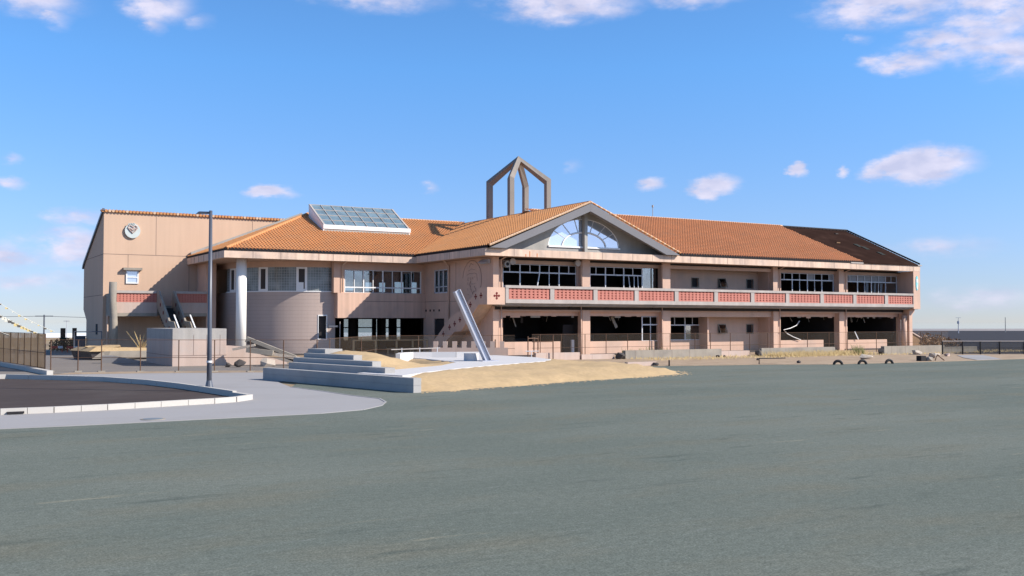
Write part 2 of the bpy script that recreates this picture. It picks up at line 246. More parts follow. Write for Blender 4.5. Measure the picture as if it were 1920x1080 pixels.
# ---------------------------------------------------------------- mesh helpers
class MB:
    def __init__(s): s.v = []; s.f = []; s.mi = []; s.mats = []
    def mid(s, m):
        if m not in s.mats: s.mats.append(m)
        return s.mats.index(m)
    def face(s, pts, m):
        i = len(s.v); s.v += [tuple(p) for p in pts]; s.f.append(tuple(range(i, i + len(pts)))); s.mi.append(s.mid(m))
    def raw(s, vs, fs, m):
        i = len(s.v); s.v += [tuple(p) for p in vs]
        k = s.mid(m)
        for f in fs: s.f.append(tuple(a + i for a in f)); s.mi.append(k)
    def box(s, x0, y0, z0, x1, y1, z1, m):
        if x0 > x1: x0, x1 = x1, x0
        if y0 > y1: y0, y1 = y1, y0
        if z0 > z1: z0, z1 = z1, z0
        vs = [(x, y, z) for z in (z0, z1) for y in (y0, y1) for x in (x0, x1)]
        s.raw(vs, [(0, 2, 3, 1), (4, 5, 7, 6), (0, 1, 5, 4), (2, 6, 7, 3), (0, 4, 6, 2), (1, 3, 7, 5)], m); return s
    def prism(s, a, b, m):              # two matching outlines
        n = len(a); vs = list(a) + list(b)
        fs = [tuple(range(n)), tuple(reversed(range(n, 2 * n)))] + [(i, i + n, (i + 1) % n + n, (i + 1) % n) for i in range(n)]
        s.raw(vs, fs, m); return s
    def ext(s, poly, axis, a, b, m):    # outline in the two other axes
        def p(u, v, w): return {'x': (w, u, v), 'y': (u, w, v), 'z': (u, v, w)}[axis]
        return s.prism([p(u, v, a) for u, v in poly], [p(u, v, b) for u, v in poly], m)
    def tube(s, pts, r, m, n=8, r2=None, caps=True):
        pts = [Vector(p) for p in pts]; rings = []
        for i, p in enumerate(pts):
            d = (pts[min(i + 1, len(pts) - 1)] - pts[max(i - 1, 0)]).normalized()
            if i == 0:
                u = d.cross(Vector((0, 0, 1)))
                if u.length < .2: u = d.cross(Vector((0, 1, 0)))
            else: u = u0_ - d * u0_.dot(d)
            u.normalize(); u0_ = u.copy(); w = d.cross(u)
            rr = r if r2 is None else r + (r2 - r) * i / (len(pts) - 1)
            rings.append([p + u * rr * math.cos(2 * math.pi * k / n) + w * rr * math.sin(2 * math.pi * k / n) for k in range(n)])
        vs = [q for g in rings for q in g]; fs = []
        for i in range(len(rings) - 1):
            for k in range(n): fs.append((i * n + k, i * n + (k + 1) % n, (i + 1) * n + (k + 1) % n, (i + 1) * n + k))
        if caps: fs += [tuple(reversed(range(n))), tuple(range((len(rings) - 1) * n, len(rings) * n))]
        s.raw(vs, fs, m); return s
    def beam(s, p, q, w, h, m, up=(0, 0, 1)):   # rectangular bar
        p = Vector(p); q = Vector(q); d = (q - p).normalized(); u = d.cross(Vector(up))
        if u.length < .01: u = Vector((1, 0, 0))
        u.normalize(); v = u.cross(d)
        c = [u * w / 2 + v * h / 2, -u * w / 2 + v * h / 2, -u * w / 2 - v * h / 2, u * w / 2 - v * h / 2]
        return s.prism([p + k for k in c], [q + k for k in c], m)
    def build(s, name, parent=None, smooth=False, origin=None):
        me = D.meshes.new(name)
        xs = [min(v[i] for v in s.v) for i in range(3)]; xm = [max(v[i] for v in s.v) for i in range(3)]
        o = Vector(origin) if origin is not None else Vector(((xs[0] + xm[0]) / 2, (xs[1] + xm[1]) / 2, xs[2]))
        me.from_pydata([(v[0] - o[0], v[1] - o[1], v[2] - o[2]) for v in s.v], [], s.f)
        for m in s.mats: me.materials.append(M[m])
        me.polygons.foreach_set('material_index', s.mi)
        bm = bmesh.new(); bm.from_mesh(me); bmesh.ops.recalc_face_normals(bm, faces=bm.faces); bm.to_mesh(me); bm.free()
        if smooth: me.polygons.foreach_set('use_smooth', [True] * len(me.polygons))
        ob = D.objects.new(name, me); COL.objects.link(ob)
        ob['wl'] = 0; del ob['wl']
        WL[ob.name] = o
        if parent is not None: ob.parent = parent; ob.location = o - WL[parent.name]
        else: ob.location = o
        return ob
WL = {}
def tag(o, label=None, cat=None, group=None, kind=None):
    if label: o['label'] = label
    if cat: o['category'] = cat
    if group: o['group'] = group
    if kind: o['kind'] = kind
    return o
def thing(name, loc, label, cat, group=None):
    o = D.objects.new(name, None); o.empty_display_size = .5; COL.objects.link(o); o.location = loc; WL[o.name] = Vector(loc)
    return tag(o, label, cat, group)
def dup(o, parent=None, loc=None):
    c = o.copy(); COL.objects.link(c); WL[c.name] = WL[o.name]
    if parent is not None: c.parent = parent
    if loc is not None: c.location = loc
    for ch in o.children: dup(ch, c)
    return c
def sheet(name, poly, z, m, kind='structure', thick=None):
    b = MB()
    if thick: b.ext(poly, 'z', z - thick, z, m)
    else: b.face([(x, y, z) for x, y in poly], m)
    o = b.build(name); tag(o, kind=kind); return o

# ================================================================ SETTING
# terrain: one sheet from under the camera out to the coast
def hz(x, y):
    d = math.hypot(x, y)
    k = min(1, max(0, (d - 108) / 60)); k = k * k * (3 - 2 * k)
    return -.03 - 1.2 * k - (5 * min(1, max(0, (d - 345) / 20)))
b = MB(); NA = 144; rad = [.5, 20, 40, 60, 80, 95, 108, 118, 128, 140, 155, 170, 200, 240, 280, 320, 345, 355, 365, 420]
vs = [(r * math.cos(2 * math.pi * a / NA), r * math.sin(2 * math.pi * a / NA)) for r in rad for a in range(NA)]
vs = [(x, y, hz(x, y)) for x, y in vs]
fs = [(i * NA + a, i * NA + (a + 1) % NA, (i + 1) * NA + (a + 1) % NA, (i + 1) * NA + a) for i in range(len(rad) - 1) for a in range(NA)] + [tuple(range(NA))]
b.raw(vs, fs, 'land'); tag(b.build('ground', origin=(0, 0, 0)), kind='structure')
b = MB(); n = 96; b.face([(9000 * math.cos(2 * math.pi * a / n), 9000 * math.sin(2 * math.pi * a / n), -4) for a in range(n)], 'water')
tag(b.build('sea'), kind='structure')

sheet('dirt_ground', [(5, 56.6), (16.6, 54.4), (17, 47), (34, 49), (45, 46), (57, 44.5), (70, 44.5), (100, 46), (140, 50), (140, 110), (5, 110)], -.012, 'dirt')
sheet('yard_asphalt', [(-40, 60), (5.0, 57.6), (9.5, 58.4), (15.4, 56.0), (18.3, 54.5), (24, 60), (24, 96), (8, 104), (-40, 112)], 0.0, 'yard')
FIELD = [(-70, 28.9), (2.07, 28.78), (3.54, 28.68), (5.93, 28.73), (8.57, 28.79), (10.48, 28.84), (12.04, 29.39), (13.16, 30.57), (13.89, 31.91), (14.29, 33.33), (14.03, 35.28), (13.9, 38.35), (13.68, 41.14), (15, 44), (20, 50), (34, 50.6), (36.5, 50.3), (38.5, 49.4), (41.4, 48.5), (45.9, 47.4), (49.9, 45.6), (56.7, 45.1), (62.2, 45.0), (69, 45.2), (82, 46.6), (150, 56), (150, -60), (-70, -60)]
b = MB(); b.face([(x, y, .004) for x, y in FIELD], 'field')
tag(b.build('playing_field'), kind='structure')
sheet('concrete_paving', [(-70, 28.9)] + FIELD[1:13] + [(14.36, 45.0), (17.4, 46.5), (17, 53.6), (14, 54.6), (10.5, 56.1), (6.34, 56.7), (4.2, 58), (-40, 62), (-70, 62)], .008, 'paving')
# thin white edging between field and paving
b = MB(); P = FIELD[1:13]
for (x0, y0), (x1, y1) in zip([(-40, 28.85)] + P[:-1], P):
    b.beam((x0, y0, .012), (x1, y1, .012), .07, .02, 'paving')
tag(b.build('field_edging'), kind='structure')
sheet('sand_verge', [(6.4, 56.6), (10.5, 55.9), (14.0, 54.7), (16.9, 53.4), (18.0, 54.4), (15.3, 56.5), (10.8, 58.2), (7.5, 58.6)], .013, 'dirt')
# asphalt island with white kerb
IF = [(-40, 33.3), (2.38, 33.21), (3.8, 33.19), (5.31, 33.36), (6.96, 33.75), (8.74, 34.17), (9.53, 34.48), (10.30, 35.3)]
IB = [(10.13, 36.66), (9.9, 38.97), (9.5, 42.4), (8.9, 45.58), (7.7, 48.97), (5.85, 51.55), (4.1, 53.6), (-40, 56)]
sheet('island_asphalt', IF + IB, .02, 'asph')
def kerb(pts, w, h, m, step=1.0):
    b = MB()
    for (x0, y0), (x1, y1) in zip(pts[:-1], pts[1:]):
        l = math.hypot(x1 - x0, y1 - y0); n = max(1, round(l / step))
        for i in range(n):
            a = i / n + .008 / l * 1; c = (i + 1) / n - .008 / l
            b.beam((x0 + (x1 - x0) * a, y0 + (y1 - y0) * a, h / 2), (x0 + (x1 - x0) * c, y0 + (y1 - y0) * c, h / 2), w, h, m)
    return b
tag(kerb([(-20, 33.25)] + IF[1:] + IB[:1], .18, .18, 'kerb', .9).build('front_kerb'), kind='structure')
tag(kerb(IB[:7] + [(-30, 55.5)], .15, .23, 'kerb', 1.2).build('back_kerb'), kind='structure')
tag(kerb([(6.3, 56.7), (6.0, 60), (5.7, 64), (5.3, 68), (4.6, 75), (3.6, 84)], .30, .22, 'kerb', 2).build('fence_kerb'), kind='structure')
b = MB(); b.box(2.55, 33.02, .03, 3.0, 33.15, .09, 'black'); tag(b.build('kerb_drain'), 'small dark drain slot in the white kerb at the left', 'drain')
b = MB(); b.tube([(5.9, 29.5, .006), (5.9, 29.5, .022)], .33, 'conc', 20); b.tube([(5.9, 29.5, .022), (5.9, 29.5, .026)], .27, 'stepj', 20)
tag(b.build('manhole_cover'), 'round manhole cover at the edge of the green field', 'manhole cover')
# concrete path crossing the dirt at the far right
sheet('side_path', [(64.3, 45.1), (67.3, 45.3), (71, 48.6), (75.0, 52.3), (72.6, 52.9), (68, 49)], .012, 'paving')

# sand mound
P1 = Vector((14.36, 47.05)); NN = Vector((.983, .185)); DD = Vector((.185, -.983))
EDGE = [(16.75, 35.45), (18.4, 35.8), (19.91, 36.3), (23.03, 37.28), (26.79, 38.72), (30.53, 39.63), (33.12, 40.38), (34.66, 41.3), (35.7, 42.9), (36.42, 45.6), (36.8, 48), (36.2, 50.6), (35.4, 54), (34.6, 58), (33.6, 64), (32, 72)]
def segd(p, a, c):
    ax, ay = a; cx, cy = c; dx, dy = cx - ax, cy - ay; t = max(0, min(1, ((p[0] - ax) * dx + (p[1] - ay) * dy) / (dx * dx + dy * dy)))
    return math.hypot(p[0] - ax - t * dx, p[1] - ay - t * dy)
def inside(p, poly):
    c = False; j = len(poly) - 1
    for i in range(len(poly)):
        if (poly[i][1] > p[1]) != (poly[j][1] > p[1]) and p[0] < (poly[j][0] - poly[i][0]) * (p[1] - poly[i][1]) / (poly[j][1] - poly[i][1]) + poly[i][0]: c = not c
        j = i
    return c
PATH = [(16.2, 40.2), (17.0, 37.4), (17.6, 38.0), (19.1, 39.56), (21.85, 41.88), (25.75, 44.6), (29.8, 47.1), (31.6, 49.2), (32.6, 52.5), (32.4, 57), (27.8, 58), (26.0, 56), (25.6, 51.5), (25.0, 48.2), (22.6, 45.1), (19.6, 42.8), (17.2, 41.0)]
MPOLY = EDGE + [(24, 72), (18, 60), (15.2, 50), (14.5, 47)]
from mathutils import noise as mn
def mound(x, y):
    p = (x, y); d = min(segd(p, EDGE[i], EDGE[i + 1]) for i in range(len(EDGE) - 1))
    if not inside(p, MPOLY): d = -d
    d += .35 * mn.noise(Vector((x * .9, y * .9, 9))) + .15 * mn.noise(Vector((x * 3, y * 3, 5)))
    k = max(-.2, min(1, d / 3.6)); k = k * (2 - abs(k)) if k > 0 else k
    q = Vector((x, y)) - P1; off = q.dot(NN); al = q.dot(DD)
    h = .47 + .85 * math.exp(-((al - .5) / 4.6) ** 2 - ((off - 3.9) / 2.8) ** 2)
    if off < 3.6 and al < 12:
        lim = 11.85 if off < 1.25 else 8.1 if off < 1.75 else 6.4 if off < 2.2 else 4.2 if off < 2.65 else 1.0
        if al < lim - .25: h = .15
    if al < -.5: h *= max(.0, 1 + (al + .5) / 2.5)
    bk = max(0, min(1, (y - 56) / 6)); h = h * (1 - .5 * bk)
    dp = min(segd(p, PATH[i], PATH[(i + 1) % len(PATH)]) for i in range(len(PATH)))
    if inside(p, PATH): return k * .40 if dp > .3 else k * (.55 - .5 * dp) - .02
    nf = min(1, dp / 1.5); h = h * nf + (1 - nf) * .575
    return k * h - .02 + nf * .07 * mn.noise(Vector((x * .8, y * .8, 0))) * min(1, max(0, d)) + nf * .05 * mn.noise(Vector((x * 2.2, y * 2.2, 3))) * min(1, max(.1, d))
b = MB(); st = .28; nx = int(24 / st); ny = int(38 / st); idx = {}; vs = []; fs = []
for i in range(nx + 1):
    for j in range(ny + 1):
        x = 14 + i * st; y = 35 + j * st; q = Vector((x, y)) - P1
        if q.dot(NN) < .1 or not (inside((x, y), MPOLY) or min(segd((x, y), EDGE[k], EDGE[k + 1]) for k in range(len(EDGE) - 1)) < .9): continue
        idx[i, j] = len(vs); vs.append((x, y, mound(x, y)))
for (i, j) in list(idx):
    if all(k in idx for k in ((i + 1, j), (i + 1, j + 1), (i, j + 1))): fs.append((idx[i, j], idx[i + 1, j], idx[i + 1, j + 1], idx[i, j + 1]))
b.raw(vs, fs, 'sand'); tag(b.build('sand_mound', smooth=True), kind='structure')
sheet('plaza_path', PATH, .56, 'path', thick=.25)

b = MB(); rg = random.Random(3)
for k in range(500):
    i = rg.randrange(len(EDGE) - 4); t_ = rg.random(); x = EDGE[i][0] + (EDGE[i + 1][0] - EDGE[i][0]) * t_; y = EDGE[i][1] + (EDGE[i + 1][1] - EDGE[i][1]) * t_
    q = abs(rg.gauss(0, .28)); x += q * rg.uniform(-.3, 1) * (1 if i > 5 else .3); y -= q; w = rg.uniform(.01, .035)
    b.face([(x - w * 2, y, .012), (x, y - w, .009), (x + w * 2, y, .012), (x, y + w, .012 + w * .5)], rg.choice(('sand', 'sand', 'dirt')))
tag(b.build('scattered_grit'), kind='stuff')
# ================================================================ STEPS
st_ = thing('stepped_seating', (15.5, 41, 0), 'grey concrete terrace of five long stepped benches beside the sand mound', 'steps')
def sq(off, al, z): p = P1 + NN * off + DD * al; return (p.x, p.y, z)
rows = [(0, .36, -.1, 11.85, 0, .56), (1.25, 1.748, .05, 8.1, .0, .78), (1.75, 2.198, -.4, 6.4, .0, .985), (2.2, 2.648, -.2, 4.2, .0, 1.19), (2.65, 3.6, -.6, 1.0, .0, 1.39)]
for i, (o0, o1, a0, a1, z0, z1) in enumerate(rows):
    b = MB()
    for za, zb in (((0, .275), (.283, .56)) if i == 0 else ((0, z1),)):
        b.prism([sq(o0, a0, za), sq(o1, a0, za), sq(o1, a1, za), sq(o0, a1, za)], [sq(o0, a0, zb), sq(o1, a0, zb), sq(o1, a1, zb), sq(o0, a1, zb)], 'step')
    if i == 0: b.prism([sq(.012, a0 + .01, .2), sq(.3, a0 + .01, .2), sq(.3, a1 - .01, .2), sq(.012, a1 - .01, .2)], [sq(.012, a0 + .01, .3), sq(.3, a0 + .01, .3), sq(.3, a1 - .01, .3), sq(.012, a1 - .01, .3)], 'stepj')
    b.build('step_bench', st_)
b = MB(); b.prism([sq(.37, -.1, .1), sq(1.24, -.1, .1), sq(1.24, 6.2, .1), sq(.37, 6.8, .1)], [sq(.37, -.1, .44), sq(1.24, -.1, .44), sq(1.24, 6.2, .44), sq(.37, 6.8, .44)], 'step')
b.build('tread', st_)

# ================================================================ SCHOOL BUILDING
SB = thing('school_building', (38, 67, 0), 'long two-storey pink school with orange tiled roofs, gutted windows and red balcony panels', 'building')
def part(b, name, parent=SB, label=None, smooth=False):
    o = b.build(name, parent, smooth)
    if label: o['label'] = label
    return o
EZ = 8.15
# fascias
b = MB(); b.box(36.72, 66.18, 7.6, 85.4, 66.43, EZ, 'pinkf')
x = 39.2
while x < 85: b.box(x, 66.174, 7.62, x + .03, 66.19, EZ - .01, 'joint'); x += random.choice((2.0, 4.0, 4.1, 3.0))
for xx, hh in ((40.55, .42), (41.2, .28), (40.2, .2)): b.box(xx, 66.172, 7.61 if hh < .4 else 7.62, xx + .07, 66.178, 7.6 + hh, 'orange')
part(b, 'fascia')
b = MB(); b.box(36.72, 66.44, 7.6, 36.97, 78.39, EZ, 'pinkf')
for y in (68.4, 70.3, 71.9, 73.6, 75.9): b.box(36.714, y, 7.62, 36.73, y + .05, EZ - .01, 'joint')
part(b, 'fascia')
b = MB(); b.box(20.7, 78.13, 7.58, 36.71, 78.38, EZ - .03, 'pinkf')
for x in (22.9, 25.1, 28.2, 29.4, 31.6, 32.7, 34.6): b.box(x, 78.124, 7.6, x + .035, 78.14, EZ - .05, 'joint')
part(b, 'fascia')
b = MB(); b.box(20.7, 78.39, 7.58, 20.95, 90.29, EZ - .03, 'pinkf')
for y in (80.5, 82.7, 84.3, 86.0, 87.4, 88.6): b.box(20.694, y, 7.6, 20.71, y + .12, EZ - .05, 'joint')
part(b, 'fascia')
# soffits
b = MB(); b.box(36.98, 66.44, 7.62, 84.4, 84, 7.75, 'soff'); part(b, 'soffit')
b = MB(); b.box(20.96, 78.39, 7.6, 36.97, 90.28, 7.72, 'soff'); part(b, 'soffit')
# gutters
for g_ in ((36.82, 66.28, EZ, 36.95, 78.2, EZ + .13), (20.95, 78.26, EZ - .03, 36.8, 78.36, EZ + .1), (20.8, 78.3, EZ - .03, 20.9, 90.2, EZ + .1), (54.5, 66.3, EZ, 84.6, 66.4, EZ + .1)):
    b = MB(); b.box(*g_, 'black'); part(b, 'gutter')
b = MB(); b.box(75.6, 66.12, 8.12, 85.6, 66.32, 8.24, 'balc'); part(b, 'gutter', label='pale gutter at the right end of the eave')

# tiled roofs
def tile_roof(name, P0, u, n, length, run, slope, clips, m, pitch=.28, h=.10, course=.34, holes=None, label=None, m2=None):
    """u: unit along the eave, n: unit up slope in plan"""
    P0 = Vector(P0); u = Vector(u); n = Vector(n); ns_ = 6; nu = int(length / pitch * ns_) + 1; nc = int(run / course) + 1
    du = pitch / ns_; vs = []; fs = []
    prof = [h * (.5 + .5 * math.cos(2 * math.pi * k / ns_)) ** .8 for k in range(ns_)]
    vv = []
    for c in range(nc): vv += [(c * course, .05), (min(run, (c + 1) * course), 0)]
    for v, lift in vv:
        for i in range(nu + 1):
            p = P0 + u * (i * du) + n * v
            vs.append((p.x, p.y, P0.z + slope * v + prof[i % ns_] + lift))
    W_ = nu + 1
    for r in range(len(vv) - 1):
        for i in range(nu): fs.append((r * W_ + i, r * W_ + i + 1, (r + 1) * W_ + i + 1, (r + 1) * W_ + i))
    # front lip, blackened to paint the dark gap under the eave tiles
    k = len(vs)
    for i in range(W_): x, y, z = vs[i]; vs.append((x + n.x * .05, y + n.y * .05, P0.z - .10))
    for i in range(nu): fs.append((k + i, k + i + 1, i + 1, i))
    me = D.meshes.new(name); me.from_pydata(vs, [], fs); me.materials.append(M[m]); me.materials.append(M['black'])
    for q in range(len(fs) - nu, len(fs)): me.polygons[q].material_index = 1
    bm = bmesh.new(); bm.from_mesh(me)
    for co, no in clips:     # keeps the side the normal points to
        bmesh.ops.bisect_plane(bm, geom=bm.verts[:] + bm.edges[:] + bm.faces[:], plane_co=co, plane_no=no, clear_inner=True)
    up = sum(f.normal.z for f in bm.faces)
    if up < 0: bmesh.ops.reverse_faces(bm, faces=bm.faces)
    bm.to_mesh(me); bm.free()
    o = D.objects.new(name, me); COL.objects.link(o); o.parent = SB; o.location = -WL[SB.name]; WL[o.name] = Vector((0, 0, 0))
    if label: o['label'] = label
    return o
SL = .405
tile_roof('tiled_roof', (20.75, 78.05, 8.23), (1, 0, 0), (0, 1, 0), 26, 10.1, SL, [((20.75, 78.05, 0), (1, -1, 0)), ((36.75, 78.2, 0), (-1, 1, 0))], 'tile', label='orange tiled slope over the rounded corner room')
tile_roof('tiled_roof', (20.72, 78.0, 8.23), (0, 1, 0), (1, 0, 0), 12.25, 10.1, SL, [((20.75, 78.05, 0), (-1, 1, 0))], 'tile', label='orange tiled slope abutting the hall wall')
tile_roof('tiled_roof', (36.7, 65.85, 8.28), (0, 1, 0), (1, 0, 0), 22, 9.25, SL, [((36.75, 78.2, 0), (1, -1, 0))], 'tile', label='orange tiled slope left of the central gable')
xs_end = 85.35
def bare(c):
    # tiles missing right of a diagonal from ridge to eave
    t = (c.y - 66.2) / 9.0
    return c.x > 77.1 - 1.4 * t * 1.0 + .15 * math.sin(c.y * 9)
tile_roof('tiled_roof', (45.0, 66.1, 8.25), (1, 0, 0), (0, 1, 0), 33.2, 9.1, .45, [((55.05, 66.3, 0), (.875, .945, 0)), ((77.25, 66.2, 0), (-.982, -.19, 0))], 'tiler', label='reddish tiled slope over the classrooms')
# bare felt end
def plane_roof(b, pts, m, th=.12):
    b.prism([(x, y, z) for x, y, z in pts], [(x, y, z - th) for x, y, z in pts], m)
b = MB(); plane_roof(b, [(77.3, 66.1, 8.25), (85.0, 66.1, 8.25), (xs_end, 75.2, 12.24), (75.55, 75.2, 12.24)], 'felt'); part(b, 'bare_roof', label='dark strip of roof where the tiles are gone')
for k in (3, 4, 6):
    t = k / 8; x0 = 80.6 + 2.6 * t; yy = 72.4 - 5.4 * t; zz = 8.25 + 4.0 * (yy - 66.1) / 9.1; b = MB()
    b.prism([(x0, yy, zz + .02), (x0 + .55, yy, zz + .02), (x0 + .55, yy + .7, zz + .34), (x0, yy + .7, zz + .34)], [(x0, yy, zz + .05), (x0 + .55, yy, zz + .05), (x0 + .55, yy + .7, zz + .37), (x0, yy + .7, zz + .37)], 'greenfelt')
    part(b, 'torn_lining')
for k in range(2):
    u = random.uniform(79.0, 84.2); v = random.uniform(.1, .9); zz = 8.25 + 4.0 * v + .02; yy = 66.1 + 9.1 * v; b = MB()
    b.box(u, yy, zz, u + random.uniform(.2, .5), yy + .2, zz + .10, random.choice(('felt', 'rock', 'brush'))); part(b, 'tile_remnant')

# hidden slopes and gable infill
b = MB(); plane_roof(b, [(45.95, 66.2, 11.93), (55.05, 66.2, 8.25), (46.3, 75.4, 11.8), (55.05, 84, 8.25), (45.95, 88, 11.93)][:2] + [(46.4, 74.8, 11.75), (45.95, 75.2, 11.93)], 'tile')
plane_roof(b, [(45.95, 75.2, 11.93), (50.6, 75.2, 10.05), (50.6, 88, 10.05), (45.95, 88, 11.93)], 'tile')
plane_roof(b, [(45.5, 75.22, 12.22), (xs_end, 75.22, 12.22), (85.4, 84.2, 8.2), (45.5, 84.2, 8.2)], 'tiler')
plane_roof(b, [(31.1, 88.12, 12.2), (46, 88.12, 12.2), (46, 97.5, 8.4), (31.1, 97.5, 8.4)], 'tile')
plane_roof(b, [(30.75, 88.05, 12.2), (31.9, 88.05, 12.2), (31.9, 90.28, 11.3), (30.75, 90.28, 12.2)], 'tile')
part(b, 'rear_roof')
# closing triangles under right end gable, and roof underlay
b = MB(); b.prism([(85.1, 66.3, 8.1), (85.1, 84, 8.1), (85.1, 75.2, 12.1)], [(85.3, 66.3, 8.1), (85.3, 84, 8.1), (85.3, 75.2, 12.1)], 'pink'); part(b, 'end_gable')
# ridge and hip caps
def caps(pts, r, m, step=.34, lift=.03):
    b = MB(); p = Vector(pts[0]); q = Vector(pts[1]); l = (q - p).length; n = max(1, int(l / step))
    for i in range(n):
        a = p.lerp(q, i / n); c = p.lerp(q, (i + .97) / n); b.tube([a + Vector((0, 0, lift)), c + Vector((0, 0, lift + .02))], r, m, 8, r * .86)
    return b
part(caps([(45.95, 65.85, 12.0), (45.95, 88.0, 12.0)], .13, 'tile'), 'ridge_cap', smooth=False)
part(caps([(46.3, 75.2, 12.3), (76.0, 75.2, 12.3)], .12, 'cap', .5), 'ridge_cap')
part(caps([(76.0, 75.2, 12.26), (85.3, 75.2, 12.26)], .12, 'seadk', .5), 'ridge_cap')
part(caps([(30.8, 88.1, 12.25), (45.9, 88.1, 12.25)], .13, 'cap'), 'ridge_cap')
part(caps([(20.85, 78.1, 8.25), (30.75, 88.05, 12.3)], .15, 'tile'), 'hip_cap')
part(caps([(85.35, 66.2, 8.3), (85.35, 75.2, 12.3)], .09, 'seadk'), 'verge_cap')
b = MB(); b.beam((21.0, 90.1, 8.55), (30.9, 90.1, 12.5), .25, .22, 'grey'); part(b, 'wall_flashing')
# rake tiles on gable
b = MB()
for s in (-1, 1):
    n = 40
    for i in range(n):
        t0, t1 = i / n, (i + .93) / n
        x0 = 45.95 - s * 9.05 * (1 - t0); x1 = 45.95 - s * 9.05 * (1 - t1); z0 = 8.33 + 3.7 * t0; z1 = 8.33 + 3.7 * t1
        b.tube([(x0, 65.86, z0 + .03), (x1, 65.86, z1 + .03)], .085, 'cap' if (i % 2 or s > 0) else 'tile', 6)
part(b, 'verge_tiles')
# bargeboards
b = MB(); b.ext([(36.98, 8.17), (45.95, 11.93), (45.95, 11.32), (38.35, 8.17)], 'y', 65.82, 66.12, 'barge'); part(b, 'bargeboard')
b = MB(); b.ext([(54.95, 8.17), (45.96, 11.93), (45.96, 11.32), (53.5, 8.17)], 'y', 65.82, 66.12, 'barge'); part(b, 'bargeboard')
b = MB(); b.prism([(36.98, 66.13, 8.1), (45.95, 66.13, 11.9), (45.95, 66.13, 11.75), (37.3, 66.13, 8.1)], [(36.98, 67.3, 8.1), (45.95, 67.3, 11.9), (45.95, 67.3, 11.75), (37.3, 67.3, 8.1)], 'grey')
b.prism([(54.9, 66.13, 8.1), (45.96, 66.13, 11.9), (45.96, 66.13, 11.75), (54.6, 66.13, 8.1)], [(54.9, 67.3, 8.1), (45.96, 67.3, 11.9), (45.96, 67.3, 11.75), (54.6, 67.3, 8.1)], 'grey'); part(b, 'gable_soffit')
# gable wall with the half-round opening
GX, GZ, GR = 46.38, 8.52, 3.45; GS = 2.3 / GR
b = MB(); n = 28
arc = [(GX + GR * math.cos(math.pi * k / n), GZ + 2.32 * math.sin(math.pi * k / n)) for k in range(n + 1)]
topz = lambda x: 11.80 - SL * abs(x - 45.95)
for (xa, za), (xb, zb) in zip(arc[:-1], arc[1:]): b.ext([(xa, za), (xb, zb), (xb, topz(xb)), (xa, topz(xa))], 'y', 67.3, 67.55, 'grey')
b.ext([(37.2, 8.16), (GX - GR, 8.16), (GX - GR, topz(GX - GR)), (37.2, 8.2)], 'y', 67.3, 67.55, 'grey')
b.ext([(54.8, 8.16), (GX + GR, 8.16), (GX + GR, topz(GX + GR)), (54.8, 8.2)], 'y', 67.3, 67.55, 'grey')
b.box(GX - GR, 67.3, 8.16, GX + GR, 67.55, GZ, 'grey')
part(b, 'gable_wall')
fw = MB(); fw.box(GX - GR, 67.2, GZ, GX + GR, 67.34, GZ + .13, 'white')
for R0, hh, rr in ((GR, 2.32, .05), (2.15, 1.25, .075)):
    fw.tube([(GX + (R0 - .05) * math.cos(math.pi * k / 24), 67.36, GZ + .1 + (hh - .08) * math.sin(math.pi * k / 24)) for k in range(25)], rr, 'white', 6)
for a in (32, 52, 74, 106, 128, 148):
    c, s_ = math.cos(R_(a)), math.sin(R_(a)); fw.beam((GX + 2.15 * c, 67.38, GZ + .1 + 1.25 * s_), (GX + GR * c, 67.38, GZ + .1 + 2.3 * s_), .06, .06, 'alum', up=(0, 1, 0))
fan = part(fw, 'fanlight')
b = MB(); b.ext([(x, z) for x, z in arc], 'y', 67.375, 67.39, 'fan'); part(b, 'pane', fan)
b = MB(); b.box(GX - .22, 66.95, 8.16, GX + .06, 67.3, 11.4, 'grey'); part(b, 'gable_post')

# roof-top frame
TX, TY, TS = 48.5, 81.1, 1.95
tw = MB()
for sx in (-1, 1):
    for sy in (-1, 1):
        x, y = TX + sx * TS, TY + sy * TS
        tw.beam((x, y, 8.5), (x, y, 15.55), .46, .46, 'towerc', up=(0, 1, 0))
        c0 = [(x + dx * .23, y + dy * .23) for dx, dy in ((-1, -1), (1, -1), (1, 1), (-1, 1))]
        ux, uy = -sx, -sy
        px_, py_ = -uy * .23 / 1, ux * .23
        # sloping arm: square leg swept to the apex
        z0 = 15.55; A = [(cx, cy, z0 + (.0 if (cx - TX) * sx + (cy - TY) * sy > 2 * TS else 0)) for cx, cy in c0]
        o_ = (x + sx * .23, y + sy * .23); i_ = (x - sx * .23, y - sy * .23); s1_ = (x + sx * .23, y - sy * .23); s2_ = (x - sx * .23, y + sy * .23)
        dz = 2.05
        tw.prism([(o_[0], o_[1], 15.75), (s1_[0], s1_[1], 15.55), (i_[0], i_[1], 15.3), (s2_[0], s2_[1], 15.55)],
                 [(TX + sx * .01, TY + sy * .01, 18.0), (TX + sx * .23, TY - sy * .23, 17.7), (TX, TY, 17.35), (TX - sx * .23, TY + sy * .23, 17.7)], 'towerc')
        tw.prism([(o_[0], o_[1], 15.55), (s1_[0], s1_[1], 15.55), (i_[0], i_[1], 15.3), (s2_[0], s2_[1], 15.55)], [(o_[0], o_[1], 15.75), (s1_[0], s1_[1], 15.56), (i_[0], i_[1], 15.31), (s2_[0], s2_[1], 15.56)], 'towerc')
part(tw, 'roof_frame', label='four-legged grey concrete frame meeting in a point above the roof')
b = MB(); b.tube([(59.5, 75.2, 12.2), (59.5, 75.2, 13.4)], .03, 'grey', 6); b.tube([(59.5, 75.2, 13.3), (59.5, 75.2, 13.5)], .09, 'grey', 6); part(b, 'lightning_rod')

